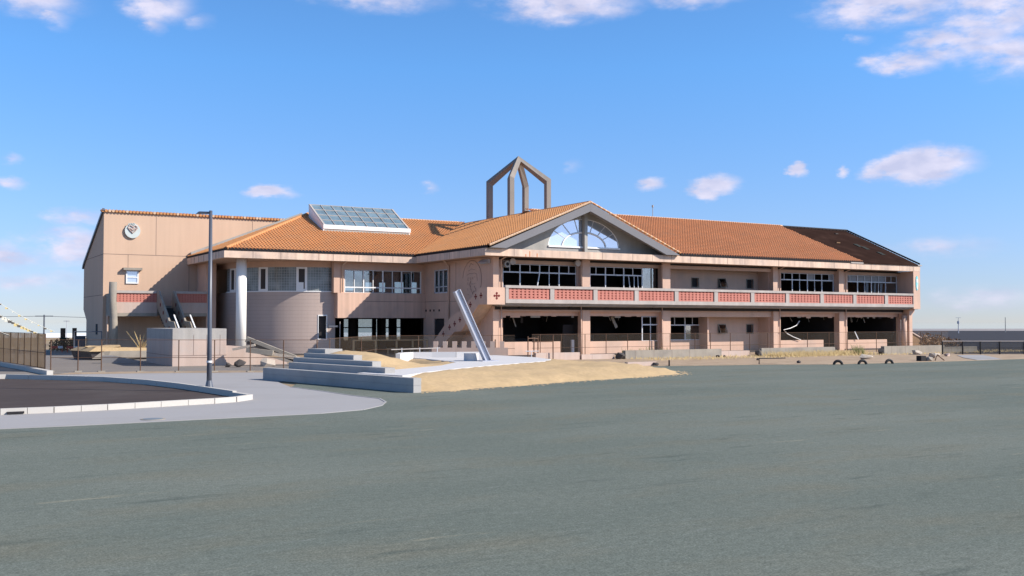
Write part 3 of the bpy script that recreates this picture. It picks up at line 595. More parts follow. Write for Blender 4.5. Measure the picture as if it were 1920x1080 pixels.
# skylight
sk = MB(); X0, X1, Y0, Y1, ZA, ZB = 30.45, 38.55, 83.3, 87.0, 10.93, 13.02
sk.prism([(X0, Y0, 10.35), (X0, Y1, 11.9), (X0, Y1, ZB), (X0, Y0, ZA)], [(X0 + .1, Y0, 10.35), (X0 + .1, Y1, 11.9), (X0 + .1, Y1, ZB), (X0 + .1, Y0, ZA)], 'white')
sk.prism([(X1, Y0, 10.35), (X1, Y1, 11.9), (X1, Y1, ZB), (X1, Y0, ZA)], [(X1 - .1, Y0, 10.35), (X1 - .1, Y1, 11.9), (X1 - .1, Y1, ZB), (X1 - .1, Y0, ZA)], 'white')
sk.box(X0, Y0 - .06, 10.62, X1 + .05, Y0 - .002, ZA + .04, 'white'); sk.box(X0 + .1, Y0, 10.1, X1 - .1, Y0 + .08, 10.62, 'grey')
skl = part(sk, 'skylight')
b = MB(); b.prism([(X0 + .1, Y0, ZA), (X1 - .1, Y0, ZA), (X1 - .1, Y1, ZB), (X0 + .1, Y1, ZB)], [(X0 + .1, Y0, ZA - .03), (X1 - .1, Y0, ZA - .03), (X1 - .1, Y1, ZB - .03), (X0 + .1, Y1, ZB - .03)], 'skyg'); part(b, 'pane', skl)
b = MB(); sl = (ZB - ZA) / (Y1 - Y0)
for k in range(9):
    x = X0 + .1 + (X1 - X0 - .2) * k / 8; w = .15 if k in (0, 8) else .045
    b.beam((x, Y0, ZA + .03), (x, Y1, ZB + .03), w, .06, 'balc')
for k in range(5):
    t = (0, .24, .49, .75, 1)[k]; b.beam((X0, Y0 + (Y1 - Y0) * t, ZA + .03 + (ZB - ZA) * t), (X1, Y0 + (Y1 - Y0) * t, ZA + .03 + (ZB - ZA) * t), .045, .05, 'balc')
part(b, 'glazing_bar', skl)
b = MB()   # inner trusses and blinds seen through the glass
for k in range(8):
    x = X0 + .5 + k; b.beam((x, Y0 + .2, 10.5), (x, Y1 - .1, 12.4), .08, .3, 'alum')
    b.beam((x - .4, Y0 + 1.4, 11.35), (x + .1, Y0 + 1.8, 11.7), .1, .05, 'white'); b.beam((x + .1, Y0 + 1.8, 11.7), (x + .5, Y0 + 1.4, 11.3), .1, .05, 'white')
b.box(X0 + .12, Y0 + .12, 10.0, X1 - .12, Y1 - .1, 10.2, 'curtain_and_glare'); part(b, 'inner_frame', skl)

# ---- right wing structure
Yw = 68.0
b = MB()   # floor slabs
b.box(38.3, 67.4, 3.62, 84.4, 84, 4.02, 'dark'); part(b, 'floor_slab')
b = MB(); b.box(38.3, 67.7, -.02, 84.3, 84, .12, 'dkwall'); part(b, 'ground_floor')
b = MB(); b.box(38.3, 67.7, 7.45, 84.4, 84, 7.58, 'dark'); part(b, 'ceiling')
# balcony slab edge
b = MB(); b.box(38.3, 66.45, 3.93, 84.4, 67.5, 4.08, 'balc'); b.box(38.2, 66.25, 4.03, 84.4, 66.45, 4.08, 'conc'); b.box(38.0, 66.75, 3.86, 84.4, 67.5, 3.925, 'balc')
bal = MB(); bal.box(38.47, 66.18, 4.09, 84.39, 66.40, 4.38, 'balc'); bal.box(38.45, 66.15, 5.22, 84.39, 66.44, 5.42, 'balc')
posts = [(38.47, 38.74), (42.43, 42.8), (46.46, 46.85), (50.49, 50.9), (54.63, 55.03), (58.92, 59.33), (63.1, 63.5), (67.28, 67.7), (71.6, 72.03), (75.93, 76.35), (80.28, 80.72), (84.34, 84.39)]
for a, c in posts: bal.box(a, 66.18, 4.38, c, 66.40, 5.22, 'balc')
part(b, 'balcony_slab'); bp = part(bal, 'balcony_parapet')
for i in range(11):
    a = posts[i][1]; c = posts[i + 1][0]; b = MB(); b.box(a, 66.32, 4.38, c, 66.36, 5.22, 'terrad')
    n = 10
    for k in range(n):
        x = a + (c - a) * (k + .5) / n; w = (c - a) / n * .29; j = random.uniform(-.004, .004)
        b.box(x - w, 66.25 + j, 4.385, x + w, 66.325, 5.215, 'terra')
    for k in range(5):
        z = 4.40 + .2 * k; b.box(a, 66.258, z - .01, c, 66.33, z + .10 if z < 5.1 else 5.215, 'terra')
    part(b, 'lattice_panel', bp)
# columns
def colm(x0, x1, z0, z1, y0=67.5, y1=68.15): b = MB(); b.box(x0, y0, z0, x1, y1, z1, 'pink'); return b
for x0, x1 in ((38.15, 38.66), (46.3, 47.05), (54.44, 55.25), (67.05, 67.62), (75.5, 76.15)):
    b = colm(x0, x1, 0, 3.93); b.box(x0, 67.5, 4.08, x1, 68.15, 7.61, 'pink'); part(b, 'column')
for x in (38.8, 46.12, 54.28, 67.75, 76.3):   # downpipes beside columns
    b = MB(); b.tube([(x, 67.42, 0), (x, 67.42, 3.86)], .055, 'pink', 8); b.tube([(x, 67.42, 4.1), (x, 67.42, 7.4), (x + .12, 66.9, 7.6)], .055, 'pink', 8); part(b, 'downpipe', smooth=True)
b = MB(); b.tube([(84.33, 67.3, 0), (84.33, 67.3, 3.3)], .27, 'pink', 20); part(b, 'column', smooth=True, label='round column at the right end')
b = MB(); b.box(84.75, 67.0, 0, 85.2, 67.6, 3.9, 'pink'); part(b, 'column')
# front wall at Yw : jambs, headers, dados
b = MB()
b.box(38.67, Yw, 7.17, 67.0, Yw + .2, 7.6, 'pink') if False else None
for a, c in ((38.66, 46.3), (47.05, 54.44), (67.62, 75.5), (76.15, 84.4)):
    b.box(a, Yw, 7.17, c, Yw + .22, 7.61, 'pink'); b.box(a, Yw, 3.15, c, Yw + .22, 3.86, 'pink'); b.box(a, 67.55, 3.5, c, Yw - .002, 3.85, 'pink')
b.box(55.25, 67.75, 7.17, 67.05, 68.0, 7.61, 'pink'); b.box(55.25, 67.75, 3.1, 67.05, 68.0, 3.85, 'pink')
# balcony-level sills (behind parapet)
for a, c in ((38.66, 46.3), (47.05, 52.8), (67.62, 75.5), (76.15, 84.4)): b.box(a, Yw, 4.08, c, Yw + .2, 4.5, 'pink')
# jambs
b.box(38.66, Yw, 4.5, 39.28, Yw + .2, 7.17, 'pink'); b.box(38.66, Yw, 0, 39.28, Yw + .2, 3.15, 'pink')
b.box(46.1, Yw + .003, 4.5, 46.3, Yw + .2, 7.17, 'pink'); b.box(54.3, Yw + .003, 0, 54.44, Yw + .2, 3.15, 'pink')
b.box(67.62, Yw, 4.5, 68.52, Yw + .2, 7.17, 'pink'); b.box(67.62, Yw, 0, 68.42, Yw + .2, 3.15, 'pink')
b.box(76.15, Yw, 4.5, 77.25, Yw + .2, 7.17, 'pink'); b.box(76.15, Yw, 0, 77.15, Yw + .2, 3.15, 'pink')
b.box(47.05, Yw, 0, 47.4, Yw + .2, 3.15, 'pink'); b.box(47.05, Yw, 4.5, 47.4, Yw + .2, 7.17, 'pink')
part(b, 'front_wall')
for a, c, z in ((39.28, 44.54, 1.14), (47.4, 54.0, 1.11), (68.42, 73.92, 1.0), (77.15, 82.7, .97)):
    b = MB(); b.box(a, Yw + .01, .0, c, Yw + .21, z, 'pink')
    part(b, 'dado_wall')
# ragged plaster along 1F header
for a, c in ((39.3, 46.2), (47.5, 52.6), (68.6, 75.4), (77.2, 84.3)):
    x = a
    while x < c:
        w = random.uniform(.2, .9); h = random.choice((.02, .05, .1, .03, .14)); b = MB(); b.box(x, Yw + .05, 3.15 - h, min(c, x + w), Yw + .12, 3.15, random.choice(('pink', 'conc', 'dark'))); part(b, 'torn_plaster'); x += w + random.uniform(.1, .7)
# toilet bay (recess)
Yt = 69.3
b = MB(); wins2 = [(59.1, 59.85), (62.15, 62.95), (65.55, 66.3)]; wins1 = [(62.1, 62.9), (65.5, 66.25)]
def wall_holes(b, x0, x1, y0, y1, z0, z1, holes, m):
    x = x0
    for hx0, hx1, hz0, hz1 in sorted(holes):
        b.box(x, y0, z0, hx0, y1, z1, m); b.box(hx0, y0, z0, hx1, y1, hz0, m); b.box(hx0, y0, hz1, hx1, y1, z1, m); x = hx1
    b.box(x, y0, z0, x1, y1, z1, m)
wall_holes(b, 55.3, 67.05, Yt, Yt + .15, 4.02, 7.6, [(a, c, 5.73, 6.5) for a, c in wins2], 'pink')
wall_holes(b, 60.1, 67.05, Yt, Yt + .15, 0, 3.6, [(a, c, 1.64, 2.42) for a, c in wins1], 'pink')
b.box(55.26, Yw + .2, 4.02, 55.3, Yt + .15, 7.6, 'pink'); b.box(66.95, Yw, 4.09, 67.05, Yt, 7.6, 'pink'); b.box(66.95, Yw, 0, 67.05, Yt, 3.6, 'pink')
b.box(59.95, Yw + .25, 0, 60.1, Yt + .15, 3.6, 'pink')
b.box(56.15, Yt + .01, 0, 59.95, Yt + .16, 1.08, 'pink')
part(b, 'recess_wall')
for (a, c), z0, z1, awn in [(w, 5.73, 6.5, i == 1) for i, w in enumerate(wins2)] + [(w, 1.64, 2.42, i == 0) for i, w in enumerate(wins1)]:
    b = MB(); y = Yt - .05; t = .06
    b.box(a - t, y, z0 - t, c + t, y + .1, z0, 'conc'); b.box(a - t, y, z1, c + t, y + .1, z1 + t, 'conc'); b.box(a - t, y, z0, a, y + .1, z1, 'conc'); b.box(c, y, z0, c + t, y + .1, z1, 'conc')
    w = part(b, 'window')
    b = MB(); b.box(a, Yt + .16, z0 - .05, c, Yt + .9, z1 + .05, 'dark'); part(b, 'dark_opening', w)
    if awn:
        b = MB(); b.prism([(a, y - .02, z1), (c, y - .02, z1), (c, y - .32, z0 + .02), (a, y - .32, z0 + .02)], [(a, y - .04, z1), (c, y - .04, z1), (c, y - .34, z0 + .02), (a, y - .34, z0 + .02)], 'glass')
        for xx in (a, c): b.beam((xx, y - .03, z1), (xx, y - .33, z0 + .02), .04, .04, 'conc')
        b.beam((a, y - .33, z0 + .02), (c, y - .33, z0 + .02), .04, .04, 'conc'); part(b, 'sash', w)
# window frames: mullion lists
def frame(name, y, zs, mains, minors_top=(), minors_low=(), bent=(), t=.045, m='alum', parent=SB, label=None, skip_low=False):
    """zs = (bottom, transom, top)"""
    b = MB(); z0, zt, z1 = zs; x0, x1 = mains[0], mains[-1]
    b.box(x0, y, zt - .05, x1, y + .08, zt + .05, m); b.box(x0, y, z1 - .04, x1, y + .07, z1, m)
    b.box(x0, y, z0 - .03, x1, y + .09, z0 + .03, m)
    for x in mains:
        if x in bent:
            b.box(x - t, y + .005, zt, x + t, y + .075, z1, m); b.beam((x, y + .04, zt), (x - .28, y - .1, (zt + z0) / 2 + .05), .08, .07, m, (0, 1, 0)); b.beam((x - .28, y - .1, (zt + z0) / 2 + .05), (x - .1, y + .04, z0), .08, .07, m, (0, 1, 0))
        else: b.box(x - t, y + .005, z0, x + t, y + .075, z1, m)
    for x in minors_top: b.box(x - .03, y + .01, zt, x + .03, y + .065, z1, m)
    for q in minors_low:
        xa, xb = q if isinstance(q, tuple) else (q, q); b.beam((xa, y + .04, zt), (xb, y + .02, z0), .055, .055, m, (0, 1, 0))
    return part(b, name, parent, label)
f1 = frame('window', Yw + .08, (4.5, 6.52, 7.15), [39.33, 40.87, 42.67, 44.48, 46.1], [39.95, 41.78, 43.55, 45.4], [43.55], bent=(42.67,), label='empty upper window frame with a bent mullion')
f2 = frame('window', Yw + .08, (4.5, 6.51, 7.15), [47.45, 48.99, 50.84, 52.74], [48.05, 49.86, 51.77], [(51.33, 51.6), 51.9, (52.27, 52.4)], label='upper window frame with twisted lower bars')
f3 = frame('window', Yw + .08, (1.1, 2.44, 3.12), [52.72, 54.4], [53.59], [53.59])
f4 = frame('window', Yt + .02, (1.12, 2.4, 3.1), [56.3, 58.35, 60.0], [57.2, 59.2])
f5 = frame('window', Yw + .08, (4.5, 6.54, 7.15), [68.55, 70.03, 71.98, 73.87, 75.4], [69.02, 70.98, 72.92, 74.82], [70.98, 72.92])
f6 = frame('window', Yw + .08, (4.5, 6.53, 7.15), [77.28, 78.72, 80.67, 82.7, 84.3], [77.65, 79.72, 81.69, 83.5], [79.72, (81.69, 81.6)])
for fr, lst in ((f5, [(72.02, 72.9), (74.85, 75.36)]), (f6, [(77.3, 78.7), (78.76, 80.63), (80.71, 82.66)])):
    for a, c in lst: b = MB(); b.box(a, Yw + .17, 6.58, c, Yw + .18, 7.12, 'curtain_and_glare'); part(b, 'curtain_and_glare', fr)
b = MB(); b.box(82.76, Yw + .12, 4.55, 84.25, Yw + .13, 7.1, 'glass'); part(b, 'pane', f6)
for xa in (80.2, 81.3, 82.2):
    b = MB()
    for k in range(5): b.beam((xa + .06 * k, Yw + .3 + .03 * (k % 2), 6.5), (xa + .05 * k - .1, Yw + .3, 4.6), .05, .04, 'curtain_and_glare')
    part(b, 'curtain_and_glare', f6)
b = MB(); b.box(52.8, Yw + .14, 4.5, 54.2, Yw + .15, 7.15, 'glass'); part(b, 'pane', f2)
b = MB(); b.box(58.4, Yt + .06, 1.15, 59.95, Yt + .07, 2.36, 'glass'); part(b, 'pane', f4)
# bent loose bars, hanging panels
b = MB(); b.tube([(70.7, 67.9, 2.75), (70.2, 67.8, 2.35), (69.4, 67.75, 2.1), (68.5, 67.7, 1.95), (69.0, 67.75, 1.6), (69.8, 67.8, 1.3), (70.8, 67.85, 1.02)], .035, 'white', 6); part(b, 'bent_bar')
b = MB(); b.beam((77.9, 67.8, 1.75), (78.4, 67.8, 1.0), .09, .05, 'alum', (0, 1, 0)); part(b, 'bent_bar')
b = MB(); b.beam((50.4, 69.2, 3.1), (50.9, 69.2, 2.2), .25, .05, 'conc', (0, 1, 0)); b.beam((40.9, 69.3, 3.1), (41.2, 69.3, 2.3), .1, .05, 'conc', (0, 1, 0)); part(b, 'hanging_panel')
b = MB(); b.box(45.6, 69.2, .1, 46.6, 69.35, 2.45, 'dkwall'); b.box(45.75, 68.15, .1, 45.95, 68.35, 1.25, 'white'); part(b, 'door_panel')
b = MB(); b.box(43.2, 71.5, 4.0, 43.9, 71.9, 4.95, 'grey'); b.box(69.4, 70.5, 4.0, 70.2, 70.8, 5.1, 'grey'); b.box(48.0, 70.0, 4.0, 48.6, 70.4, 5.0, 'conc'); part(b, 'stacked_junk')
rb = random.Random(11)
for a, c in ((39.6, 45.6), (47.8, 52.2), (68.8, 75.0), (77.6, 83.6)):
    for k in range(6):
        x = rb.uniform(a, c); y = rb.uniform(68.5, 71.5); l = rb.uniform(.3, .9); b = MB()
        b.beam((x, y, 3.55), (x + rb.uniform(-.5, .5), y + rb.uniform(-.3, .3), 3.45 - l), rb.choice((.03, .05, .22)), .03, rb.choice(('dkwall', 'conc', 'grey')), (0, 1, 0)); part(b, 'hanging_panel')
    for k in range(5):
        x = rb.uniform(a, c); y = rb.uniform(69, 73); b = MB(); h = rb.uniform(.3, 1.1)
        b.prism([(x, y, .12), (x + .7, y, .12), (x + .7, y + .5, .12), (x, y + .5, .12)], [(x + .1, y, .12 + h), (x + .5, y + .1, .12 + h * .8), (x + .6, y + .4, .12 + h * .9), (x, y + .5, .12 + h)], rb.choice(('dkwall', 'dark', 'grey'))); part(b, 'debris_heap')
# interior partitions and rear wall
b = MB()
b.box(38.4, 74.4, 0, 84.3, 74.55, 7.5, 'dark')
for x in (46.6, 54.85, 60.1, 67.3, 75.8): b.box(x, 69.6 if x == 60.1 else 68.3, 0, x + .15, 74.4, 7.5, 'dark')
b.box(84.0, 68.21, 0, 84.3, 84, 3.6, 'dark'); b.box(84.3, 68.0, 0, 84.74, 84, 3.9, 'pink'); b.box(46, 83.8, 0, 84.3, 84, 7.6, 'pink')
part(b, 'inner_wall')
b = MB()
for x in (47.8, 49.5): b.box(x, 73.6, .12, x + 2.2 if x > 49 else x + 1.4, 74.2, 1.55, 'dkwall')
b.box(42, 73, .12, 44.5, 74.2, 1.3, 'dkwall'); part(b, 'wrecked_cupboard')
# end box upper storey
b = MB(); b.box(84.4, 66.44, 3.9, 85.38, 84, 7.6, 'pink'); b.box(84.4, 66.19, 3.92, 85.38, 66.44, 7.6, 'pink'); part(b, 'end_wall')
b = MB(); b.ext([(84.5, 3.9), (85.35, 3.9), (85.2, 3.6), (85.0, 3.45), (84.9, 3.2), (84.7, 3.1), (84.5, 2.9)], 'y', 66.8, 84, 'pink'); part(b, 'corbel')
b = MB(); n = 16
b.prism([(84.88 + .17 * math.cos(2 * math.pi * k / n), 66.15, 6.45 + (.72 * math.sin(2 * math.pi * k / n))) for k in range(n)], [(84.88 + .17 * math.cos(2 * math.pi * k / n), 66.185, 6.45 + (.72 * math.sin(2 * math.pi * k / n))) for k in range(n)], 'cyan')
b.ext([(84.78, 6.5), (84.98, 6.5), (84.98, 6.8), (84.88, 6.9), (84.78, 6.8)], 'y', 66.13, 66.145, 'white'); b.ext([(84.8, 5.9), (84.96, 5.9), (84.9, 6.5), (84.86, 6.5)], 'y', 66.13, 66.145, 'white')
part(b, 'sign_plate', label='oval cyan and white plate on the end wall')
# spotlights / loudspeakers under the eave
for x, z in ((39.8, 7.28), (45.8, 7.33)):
    b = MB(); b.tube([(x, 67.7, z), (x, 67.35, z)], .2, 'balc', 14, .26); b.tube([(x, 67.98, z), (x, 67.7, z)], .05, 'grey', 6)
    if x < 40: b.tube([(x - .45, 67.7, z - .2), (x - .45, 67.4, z - .2)], .26, 'grey', 14); b.tube([(x - .45, 67.39, z - .2), (x - .45, 67.38, z - .2)], .13, 'black', 12)
    part(b, 'loudspeaker')
for x in (40.3, 44.9, 48.4, 53.2): b = MB(); b.box(x, 67.2, 3.74, x + .25, 67.4, 3.86, 'black'); part(b, 'wall_lamp')

# ---- side facade X=38.15
Xs = 38.15
b = MB(); ya, yb = 67.52, 79.62
for y0, y1, z0, z1 in ((68.16, 75.1, 0, 7.61), (77.6, 79.62, 0, 7.61), (75.1, 77.6, 7.02, 7.61), (75.1, 77.6, 2.95, 5.05)): b.box(Xs, y0, z0, Xs + .25, y1, z1, 'pink')
b.box(Xs, 75.1, 0, Xs + .25, 75.7, 2.95, 'pink')
b.box(Xs - .012, 74.9, 4.36, Xs + .01, 79.3, 4.40, 'joint'); b.box(Xs - .012, 70, 4.32, Xs + .01, 74.7, 4.35, 'joint')
b.box(Xs - .012, 73.0, .1, Xs + .01, 73.03, 4.3, 'joint'); b.box(Xs - .012, 73.6, 4.5, Xs + .01, 73.63, 7.5, 'joint')
for y in (79.0, 78.2, 77.5, 76.5): b.box(Xs - .02, y, 3.55, Xs + .01, y + .22, 3.72, 'black')
part(b, 'side_wall')
b = MB()
for y in (75.15, 75.98, 76.8, 77.55): b.box(Xs + .03, y - .05, 5.05, Xs + .1, y + .05, 7.02, 'alum')
b.box(Xs + .03, 75.1, 5.05, Xs + .1, 77.6, 5.15, 'alum'); b.box(Xs + .03, 75.1, 6.93, Xs + .1, 77.6, 7.02, 'alum'); b.box(Xs + .03, 75.1, 5.55, Xs + .1, 77.6, 5.62, 'alum')
w = part(b, 'window'); b = MB(); b.box(Xs + .14, 75.1, 5.05, Xs + .16, 77.6, 7.02, 'glass'); part(b, 'pane', w)
b = MB(); b.box(Xs + .1, 75.7, 0, Xs + .15, 77.6, 2.9, 'dark'); part(b, 'doorway')
b = MB(); b.tube([(37.2, 73.9, 7.62), (37.85, 74.6, 7.4), (38.05, 74.7, 7.2), (38.05, 74.7, .2)], .07, 'pinkf', 8); part(b, 'downpipe', smooth=True)
b = MB(); b.box(38.02, 67.9, 7.12, 38.12, 69.3, 7.45, 'bluegrey'); b.prism([(38.0, 68.0, 7.3), (37.7, 68.0, 7.15), (37.7, 69.2, 7.2), (38.0, 69.2, 7.4)], [(38.0, 68.0, 7.33), (37.7, 68.0, 7.18), (37.7, 69.2, 7.23), (38.0, 69.2, 7.43)], 'bluegrey'); part(b, 'torn_sheet')
# emblem in relief on the side wall: ring with crown-like strokes
b = MB(); cy, cz = 70.85, 5.98
def strk(pts, r=.03, m='crest'): b.tube([(Xs - .015, cy + y, cz + z) for y, z in pts], r, m, 5)
strk([(1.55 * math.cos(R_(a)), 1.5 * math.sin(R_(a))) for a in range(62, 240, 8)], .028)
strk([(1.55 * math.cos(R_(a)), 1.5 * math.sin(R_(a))) for a in range(62, 0, -8)], .014)
rc = random.Random(5)
strk([(-.8, .4), (-.4, .52), (0, .48), (.45, .5), (.85, .38)], .018); strk([(-.8, .4), (-.85, -.1)], .014); strk([(-.5, .75), (.1, .85), (.6, .7)], .014); strk([(-.2, 1.15), (.2, 1.3), (.45, 1.0)], .016)
for k in range(22):
    y0 = rc.uniform(-.75, .75); z0 = rc.uniform(-1.2, .3); a = rc.choice((0, .5, 1.57, 1.57, 2.3, .9)); l = rc.uniform(.15, .45)
    strk([(y0, z0), (y0 + l * .5 * math.cos(a) + .05, z0 - l * .5 * math.sin(a)), (y0 + l * math.cos(a), z0 - l * math.sin(a))], rc.choice((.012, .016, .02)))
part(b, 'wall_emblem', label='round emblem in shallow relief high on the side wall')

# external stair along the side wall
XO = 36.9
b = MB(); par = [(66.2, 5.25), (67.3, 5.25), (70.64, 3.49), (72.1, 3.08), (74.92, 1.25), (76.3, .35), (76.3, 0), (74.2, 0.35), (72.85, 1.18), (71.45, 1.9), (70.37, 1.95), (67.5, 3.97), (66.2, 3.97)]
b.ext(par, 'x', XO, XO + .16, 'pink'); sp_ = part(b, 'stair_parapet')
b = MB(); b.box(XO + .161, 66.2, 3.97, 38.42, 66.36, 5.25, 'pink'); b.box(38.3, 66.37, 3.97, 38.42, 67.49, 5.25, 'pink'); part(b, 'stair_parapet', label='front parapet box of the stair landing with a red cross tile')
def cross(b, fn, s=.092):
    for u, v in ((0, 0), (s * 1.6, 0), (-s * 1.6, 0), (0, s * 1.6), (0, -s * 1.6)):
        n = 8; b.prism([fn(u + s * .78 * math.cos(math.pi * 2 * k / n + .39), v + s * .78 * math.sin(math.pi * 2 * k / n + .39), 0) for k in range(n)], [fn(u + s * .78 * math.cos(math.pi * 2 * k / n + .39), v + s * .78 * math.sin(math.pi * 2 * k / n + .39), .015) for k in range(n)], 'red')
    for u0, v0, u1, v1 in ((-s * 2.4, -s * .3, s * 2.4, s * .3), (-s * .3, -s * 2.4, s * .3, s * 2.4)):
        b.prism([fn(a, c, 0) for a, c in ((u0, v0), (u1, v0), (u1, v1), (u0, v1))], [fn(a, c, .012) for a, c in ((u0, v0), (u1, v0), (u1, v1), (u0, v1))], 'red')
for y, z in ((68.81, 4.0), (67.96, 4.58), (67.13, 4.65), (70.51, 2.85), (71.4, 2.53), (72.27, 2.26), (73.35, 1.72), (69.6, 3.45), (74.6, .95)):
    b = MB(); cross(b, lambda u, v, d: (XO - d, y + u * .95, z + v)); part(b, 'cross_tile', sp_)
b = MB(); cross(b, lambda u, v, d: (37.72 + u, 66.2 - d, 4.62 + v), .115); part(b, 'cross_tile')
b = MB(); b.prism([(XO + .17, 67.5, 3.98), (38.14, 67.5, 3.98), (38.14, 70.4, 1.97), (XO + .17, 70.4, 1.97)], [(XO + .17, 67.5, 4.2), (38.14, 67.5, 4.2), (38.14, 70.4, 2.2), (XO + .17, 70.4, 2.2)], 'pinkf')
b.box(XO + .17, 66.37, 3.98, 38.14, 67.49, 4.15, 'pinkf'); b.box(XO + .17, 70.41, 1.95, 38.14, 71.45, 2.18, 'pinkf')
b.prism([(XO + .17, 71.46, 1.95), (38.14, 71.46, 1.95), (38.14, 74.2, .3), (XO + .17, 74.2, .3)], [(XO + .17, 71.46, 2.17), (38.14, 71.46, 2.17), (38.14, 74.2, .55), (XO + .17, 74.2, .55)], 'pinkf')
part(b, 'stair_flight')

# ---- left wing (rounded corner room)
b = MB(); b.box(29.96, 79.4, 5.06, 30.5, 79.9, 7.6, 'pink'); part(b, 'column')
b = MB(); b.tube([(30.66, 79.3, 5.1), (30.66, 79.3, 7.3), (30.75, 78.5, 7.6)], .05, 'pinkf', 8); part(b, 'downpipe', smooth=True)
b = MB(); b.box(30.5, 79.45, 6.98, 38.14, 79.65, 7.6, 'pink'); b.box(30.5, 79.45, 5.051, 30.9, 79.65, 6.98, 'pink'); b.box(37.86, 79.45, 5.051, 38.14, 79.65, 6.98, 'pink'); b.box(30.9, 79.45, 5.051, 37.86, 79.65, 5.09, 'pink'); part(b, 'front_wall')
b = MB(); b.box(30.25, 79.28, 3.0, 38.14, 80.1, 5.05, 'pinks'); b.box(32.6, 79.27, 4.35, 37.0, 79.29, 4.39, 'joint'); b.box(37.0, 79.274, 4.36, 38.1, 79.29, 4.38, 'joint'); part(b, 'projecting_band')
w = frame('window', 79.5, (5.08, 5.53, 6.96), [30.93, 32.6, 34.33, 36.05, 37.83], [31.78, 33.45, 35.2, 36.95], [31.78, 33.45, 35.2, 36.95], t=.05, m='white')
for i, (a, c) in enumerate(((30.95, 32.55), (32.65, 34.28), (34.38, 36.0), (36.1, 37.8))):
    b = MB(); b.box(a, 79.59, 5.1, c, 79.6, 6.93, 'glass'); part(b, 'pane', w)
    if i == 0: b = MB(); b.box(a, 79.72, 5.6, c, 79.74, 6.93, 'curtain_and_glare'); part(b, 'curtain_and_glare', w)  # grey sheet stands in for a pale reflection in this pane
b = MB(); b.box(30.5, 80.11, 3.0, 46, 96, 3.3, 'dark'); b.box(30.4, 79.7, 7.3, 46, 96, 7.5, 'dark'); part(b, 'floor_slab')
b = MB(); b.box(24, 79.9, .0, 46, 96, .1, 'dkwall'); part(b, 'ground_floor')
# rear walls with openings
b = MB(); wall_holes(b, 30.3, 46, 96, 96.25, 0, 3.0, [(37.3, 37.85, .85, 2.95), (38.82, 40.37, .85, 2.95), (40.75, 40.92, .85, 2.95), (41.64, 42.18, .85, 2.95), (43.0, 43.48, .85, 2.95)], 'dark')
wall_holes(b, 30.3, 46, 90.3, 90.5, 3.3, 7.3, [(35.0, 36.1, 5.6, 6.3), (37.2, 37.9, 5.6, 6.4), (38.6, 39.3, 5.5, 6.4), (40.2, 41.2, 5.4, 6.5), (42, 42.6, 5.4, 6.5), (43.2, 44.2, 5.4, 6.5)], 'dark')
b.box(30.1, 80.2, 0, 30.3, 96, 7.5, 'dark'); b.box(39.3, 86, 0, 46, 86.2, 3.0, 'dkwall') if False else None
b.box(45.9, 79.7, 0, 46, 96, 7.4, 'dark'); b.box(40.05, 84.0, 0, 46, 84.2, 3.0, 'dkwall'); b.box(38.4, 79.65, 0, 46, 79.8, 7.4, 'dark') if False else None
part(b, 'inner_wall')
b = MB()
for x in (37.3, 38.82, 41.64, 43.0): b.box(x, 96.05, 2.05, x + (1.55 if x == 38.82 else .55), 96.15, 2.15, 'dark')
part(b, 'window_bar')
for x, y in ((34.0, 86), (36.2, 91), (37.6, 87.5)): b = MB(); b.box(x, y, 0, x + .5, y + .5, 3.0, 'dkwall'); part(b, 'inner_column')
for xa_, xb_ in ((37.3, 37.85), (38.82, 40.37), (40.75, 40.92), (41.64, 42.18), (43.0, 43.48)): b = MB(); b.box(xa_, 96.18, .85, xb_, 96.19, 2.95, 'glass'); part(b, 'pane')  # tinted panes added to dim the sky seen through the openings
b = MB(); b.box(38.3, 79.7, .1, 38.45, 84, 3.0, 'dkwall'); part(b, 'door_panel') if False else None
# rounded wall
CX, CY, CR = 30.3, 87.1, 7.0
def cyl(a, r=CR): return (CX + r * math.cos(R_(a)), CY + r * math.sin(R_(a)))
def arcwall(b, a0, a1, z0, z1, m, r=CR, th=.2, da=2.0):
    n = max(1, int(abs(a1 - a0) / da))
    for i in range(n):
        p = a0 + (a1 - a0) * i / n; q = a0 + (a1 - a0) * (i + 1) / n
        A, B_, C_, D_ = cyl(p, r), cyl(q, r), cyl(q, r - th), cyl(p, r - th)
        b.prism([(*A, z0), (*B_, z0), (*C_, z0), (*D_, z0)], [(*A, z1), (*B_, z1), (*C_, z1), (*D_, z1)], m)
b = MB(); WA0, WA1 = 258.6, 264.9
arcwall(b, 180, WA0, 0, 5.12, 'mauve'); arcwall(b, WA1, 268, 0, 5.12, 'mauve'); arcwall(b, WA0, WA1, 0, 1.3, 'mauve'); arcwall(b, WA0, WA1, 3.2, 5.12, 'mauve')
b.box(23.3, 87.1, 0, 23.5, 90.29, 5.12, 'mauve'); b.box(30.06, 80.1, 0, 30.35, 80.4, 5.12, 'mauve')
cw = part(b, 'curved_wall')
z = .3
while z < 5.0:
    b = MB(); arcwall(b, 180, WA0 - .6 if 1.2 < z < 3.3 else 268, z, z + .012, 'mjoint', CR + .003, .02, 2); part(b, 'tile_joint', cw); z += .3
b = MB(); arcwall(b, 180, 268, 7.14, 7.6, 'pink'); b.box(23.3, 87.1, 7.14, 23.5, 90.29, 7.6, 'pink'); part(b, 'curved_header')
b = MB(); arcwall(b, 180, 269, 5.12, 5.2, 'white', CR + .05, .3); part(b, 'window_sill')
band = MB(); arcwall(band, 180, 268.5, 5.2, 7.14, 'gblock', CR - .06, .1, 1.5); bd = part(band, 'glass_block_band')
b = MB(); a = 180
while a < 268.5: arcwall(b, a, a + .28, 5.2, 7.14, 'gjoint', CR - .045, .03, 1); a += 1.75
z = 5.2
